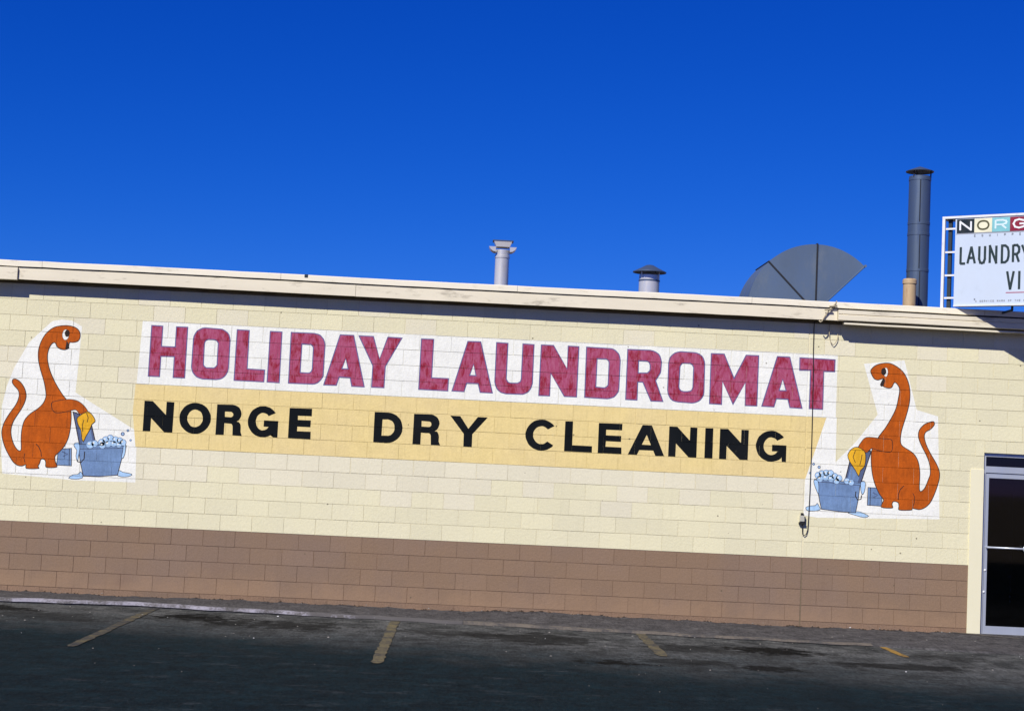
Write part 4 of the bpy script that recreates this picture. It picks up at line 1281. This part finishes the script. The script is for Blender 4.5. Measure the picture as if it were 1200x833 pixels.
face = sobj('face_panel', 'sign_white', (-0.03, SWID, 0.012, 1.172, -0.045, 0.0))
sobj('frame', 'sign_frame', (-0.205, SWID + 0.02, 1.1735, 1.203, -0.25, 0.012), (-0.205, -0.168, -0.03, 1.1725, -0.03, 0.010), (-0.03, SWID, -0.004, 0.011, -0.06, 0.014))
sobj('upright', 'sign_dark', (-0.140, -0.092, -0.06, 1.1725, -0.085, -0.045))
for u in (0.72, 1.9):
    bm = bmesh.new(); q = sp(u, 0.0, -0.08); tube(bm, [q, q + Vector((0, 0, -0.055)), Vector((q.x, 0.5, 4.195))], 0.016, 8); obj('support', bm, 'sign_dark', rs)
sobj('back_panel', 'sign_frame', (-0.03, SWID, 0.012, 1.172, -0.24, -0.20))
for v in (1.040, 0.727, 0.416, 0.114):
    sobj('rung', 'sign_frame', (-0.166, -0.031, v - 0.012, v + 0.012, -0.044, -0.020))
sobj('bolt', 'sign_dark', (-0.015, 0.02, 1.2035, 1.222, -0.10, -0.07))

def ink(bm, rings, d, mi=0):
    rings = orient(rings)
    flat = [p for r in rings for p in r]
    for t_ in tessellate_polygon([[Vector((p[0], p[1], 0)) for p in r] for r in rings]):
        q = [flat[k] for k in t_]
        if area2(q) < 0: q = q[::-1]
        bm.faces.new([bm.verts.new(sp(p[0], p[1], d)) for p in q]).material_index = mi
STROKES = {'A': [[(0, 0), (.5, 1), (1, 0)], [(.18, .33), (.82, .33)]], 'U': [[(0, 1), (0, .25), (.2, .03), (.5, 0), (.8, .03), (1, .25), (1, 1)]], 'N': [[(0, 0), (0, 1), (1, 0), (1, 1)]],
           'D': [[(0, 0), (0, 1), (.5, 1), (.85, .88), (1, .65), (1, .35), (.85, .12), (.5, 0), (0, 0)]], 'R': [[(0, 0), (0, 1.03)], [(.06, 1), (.65, 1), (.95, .88), (1, .75), (.95, .6), (.65, .47), (.06, .47)], [(.55, .45), (.98, 0)]],
           'Y': [[(0, 1), (.5, .45), (1, 1)], [(.5, .47), (.5, 0)]], 'L': [[(0, 1), (0, 0), (1, 0)]], 'V': [[(0, 1), (.5, 0), (1, 1)]], 'I': [[(.5, 0), (.5, 1)]],
           'O': [[(.5, 1), (.15, .88), (0, .5), (.15, .12), (.5, 0), (.85, .12), (1, .5), (.85, .88), (.5, 1)]], 'G': [[(.95, .85), (.5, 1), (.15, .88), (0, .5), (.15, .12), (.5, 0), (1, .15), (1, .48), (.55, .48)]],
           'E': [[(1, 1), (0, 1), (0, 0), (1, 0)], [(0, .5), (.85, .5)]], 'Q': [[(.5, 1), (.15, .88), (0, .5), (.15, .12), (.5, 0), (.85, .12), (1, .5), (.85, .88), (.5, 1)], [(.6, .3), (1, -.05)]],
           'P': [[(0, 0), (0, 1), (.7, 1), (1, .85), (1, .6), (.7, .45), (0, .45)]], 'S': [[(.95, .85), (.5, 1), (.05, .8), (.2, .55), (.8, .45), (.95, .2), (.5, 0), (.05, .15)]], 'M': [[(0, 0), (0, 1), (.5, .3), (1, 1), (1, 0)]],
           'K': [[(0, 0), (0, 1)], [(0, .4), (1, 1)], [(.3, .58), (1, 0)]], 'F': [[(0, 0), (0, 1), (1, 1)], [(0, .52), (.8, .52)]], 'T': [[(0, 1), (1, 1)], [(.5, 1), (.5, 0)]], 'H': [[(0, 0), (0, 1)], [(1, 0), (1, 1)], [(0, .5), (1, .5)]],
           'C': [[(.95, .82), (.5, 1), (.15, .88), (0, .5), (.15, .12), (.5, 0), (.95, .18)]]}
def letter(bm, ch, u0, u1, v0, v1, w, d, smooth_it=0):
    for st in STROKES[ch]:
        pts = [(u0 + p[0] * (u1 - u0), v0 + p[1] * (v1 - v0)) for p in st]
        closed = pts[0] == pts[-1]
        if closed:
            ring = pts[:-1]
            if smooth_it: ring = smooth_ring(ring, smooth_it)
            r = orient([ring])[0]
            ink(bm, [inset(r, -w / 2), inset(r, w / 2)], d)
        else:
            for k, (p, q) in enumerate(zip(pts, pts[1:])):      # one brush bar per straight run
                p, q = Vector(p), Vector(q)
                e = (q - p).normalized() * w * (0.42 if len(pts) > 3 else 0.12)
                ink(bm, [stroke([tuple(p - (e if k else e * 0.2)), tuple(q + (e if k < len(pts) - 2 else e * 0.2))], w)], d + 0.00025 * k)
# coloured tiles NORGE
TW, TV0, TV1 = 0.2335, 0.972, 1.158
for k, (ch, bgm, fgm) in enumerate((('N', 'tile_black', 'ink_white'), ('O', 'tile_cream', 'ink_olive'), ('R', 'tile_teal', 'ink_ltblue'), ('G', 'tile_red', 'ink_white'), ('E', 'tile_grey', 'ink_white'))):
    u0 = -0.010 + k * TW
    tl = sobj('letter_tile', bgm, (u0, u0 + TW - 0.001, TV0, TV1, 0.0005, 0.004))
    bm = bmesh.new()
    letter(bm, ch, u0 + 0.045, u0 + TW - 0.045, TV0 + 0.040, TV1 - 0.035, 0.023, 0.0055, 2 if ch == 'O' else 0)
    obj('letter', bm, fgm, tl)
bm = bmesh.new()
bm.faces.new([bm.verts.new(sp(u, v, 0.002)) for u, v in ((-0.02, 0.958), (SWID - .01, 0.958), (SWID - .01, 0.966), (-0.02, 0.966))])
obj('rule', bm, 'tile_grey', face)
for ch, u0, u1 in (('L', .050, .112), ('A', .143, .240), ('U', .297, .372), ('N', .436, .520), ('D', .594, .680), ('R', .738, .816), ('Y', .852, .945)):
    bm = bmesh.new(); letter(bm, ch, u0, u1, .565, .785, 0.031, 0.003); obj('letter', bm, 'sign_ink', face)
for ch, u0, u1 in (('V', .668, .752), ('I', .80, .85)):
    bm = bmesh.new(); letter(bm, ch, u0, u1, .208, .444, 0.031, 0.003); obj('letter', bm, 'sign_ink', face)
bm = bmesh.new()
bm.faces.new([bm.verts.new(sp(u, v, 0.002)) for u, v in ((.655, .160), (SWID - .66, .160), (SWID - .66, .171), (.655, .171))])
obj('underline', bm, 'ink_red', face)
def small_text(txt, u, v, h, pitch, w, mat):
    bm = bmesh.new()
    for k, ch in enumerate(txt):
        if ch != ' ': letter(bm, ch, u + k * pitch, u + k * pitch + h * 0.62, v, v + h, w, 0.002)
    return obj('small_print', bm, mat, face)
small_text('EQUIPPED', 0.225, 0.918, 0.026, 0.0985, 0.008, 'ink_grey')
small_text('A SERVICE MARK OF THE NORGE', 0.262, 0.050, 0.021, 0.0285, 0.006, 'ink_grey')
bm = bmesh.new(); tube(bm, [sp(0.25, 0.088, 0.001), sp(0.25, 0.088, 0.006)], 0.010, 8); obj('bolt', bm, 'ink_grey', face)

# ------------------------------------------------------------------ cable, loop of wire and the socket on the wall
bm = bmesh.new()
pts = [(10.285, -0.02, 4.236), (10.262, -0.170, 4.236), (10.235, -0.200, 4.195), (10.17, -0.200, 4.125), (10.12, -0.190, 4.05), (10.075, -0.185, 3.965), (10.055, -0.180, 3.953), (10.04, -0.172, 3.975)]
tube(bm, pts, 0.0085, 8)
for p in ((10.21, -0.206, 4.165), (10.15, -0.205, 4.115)):
    tube(bm, [(p[0] - 0.05, p[1], p[2] - 0.004), (p[0] + 0.05, p[1] - 0.006, p[2] + 0.006)], 0.011, 8)
tg = obj('wire_hook', bm, 'wire_tan', loc=(10.1, -0.17, 3.95), smooth=True)
tag(tg, 'pale bent wire hooked over the roof edge right below the grey hood', 'wire')
bm = bmesh.new()
pts = [(10.05, -0.10, 3.985), (10.012, -0.035, 3.975), (10.010, -0.014, 3.90), (10.012, -0.012, 3.60), (10.022, -0.011, 3.3), (10.026, -0.010, 2.95), (10.030, -0.011, 2.5), (10.032, -0.010, 2.15), (10.030, -0.011, 1.8), (10.026, -0.012, 1.55), (10.022, -0.013, 1.38),
       (10.016, -0.016, 1.26), (9.998, -0.020, 1.205), (9.972, -0.022, 1.185), (9.950, -0.024, 1.205), (9.943, -0.026, 1.27), (9.940, -0.030, 1.335)]
tube(bm, pts, 0.0055, 8)
cb = obj('cable', bm, 'cable', loc=(10.02, -0.01, 1.2), smooth=True)
tag(cb, 'thin black cable running down the wall through the letter T to a small outlet', 'cable')
ob = thing('outlet_box', 'small grey outlet box at the lower end of the thin black wall cable', 'outlet', (9.935, 0, 1.39))
b_ = bbox_obj('cover', 9.907, 9.967, -0.042, 0.004, 1.362, 1.442, 'box_grey', ob, 0.006)
bm = bmesh.new(); box(bm, 9.897, 9.977, -0.050, -0.002, 1.330, 1.357); obj('plug', bm, 'cable', ob)
bm = bmesh.new(); tube(bm, [(9.937, -0.015, 1.443), (9.937, -0.015, 1.475)], 0.020, 10); obj('cap', bm, 'cable', ob)
bm = bmesh.new(); box(bm, 9.968, 9.978, -0.036, -0.004, 1.358, 1.43); obj('hinge', bm, 'cable', ob)
bm = bmesh.new()
pts = [(10.205, -0.03, 3.95), (10.212, -0.03, 3.78), (10.235, -0.03, 3.71), (10.265, -0.03, 3.676), (10.29, -0.03, 3.70), (10.315, -0.03, 3.745), (10.328, -0.02, 3.79), (10.325, -0.01, 3.83)]
tube(bm, pts, 0.005, 6)
tag(obj('wire_loop', bm, 'wire_tan', loc=(10.26, -0.03, 3.68), smooth=True), 'little loop of loose tan wire hanging under the eave right of the black cable', 'wire')

# made-up string of pale beads standing in for reflected dots in the glass
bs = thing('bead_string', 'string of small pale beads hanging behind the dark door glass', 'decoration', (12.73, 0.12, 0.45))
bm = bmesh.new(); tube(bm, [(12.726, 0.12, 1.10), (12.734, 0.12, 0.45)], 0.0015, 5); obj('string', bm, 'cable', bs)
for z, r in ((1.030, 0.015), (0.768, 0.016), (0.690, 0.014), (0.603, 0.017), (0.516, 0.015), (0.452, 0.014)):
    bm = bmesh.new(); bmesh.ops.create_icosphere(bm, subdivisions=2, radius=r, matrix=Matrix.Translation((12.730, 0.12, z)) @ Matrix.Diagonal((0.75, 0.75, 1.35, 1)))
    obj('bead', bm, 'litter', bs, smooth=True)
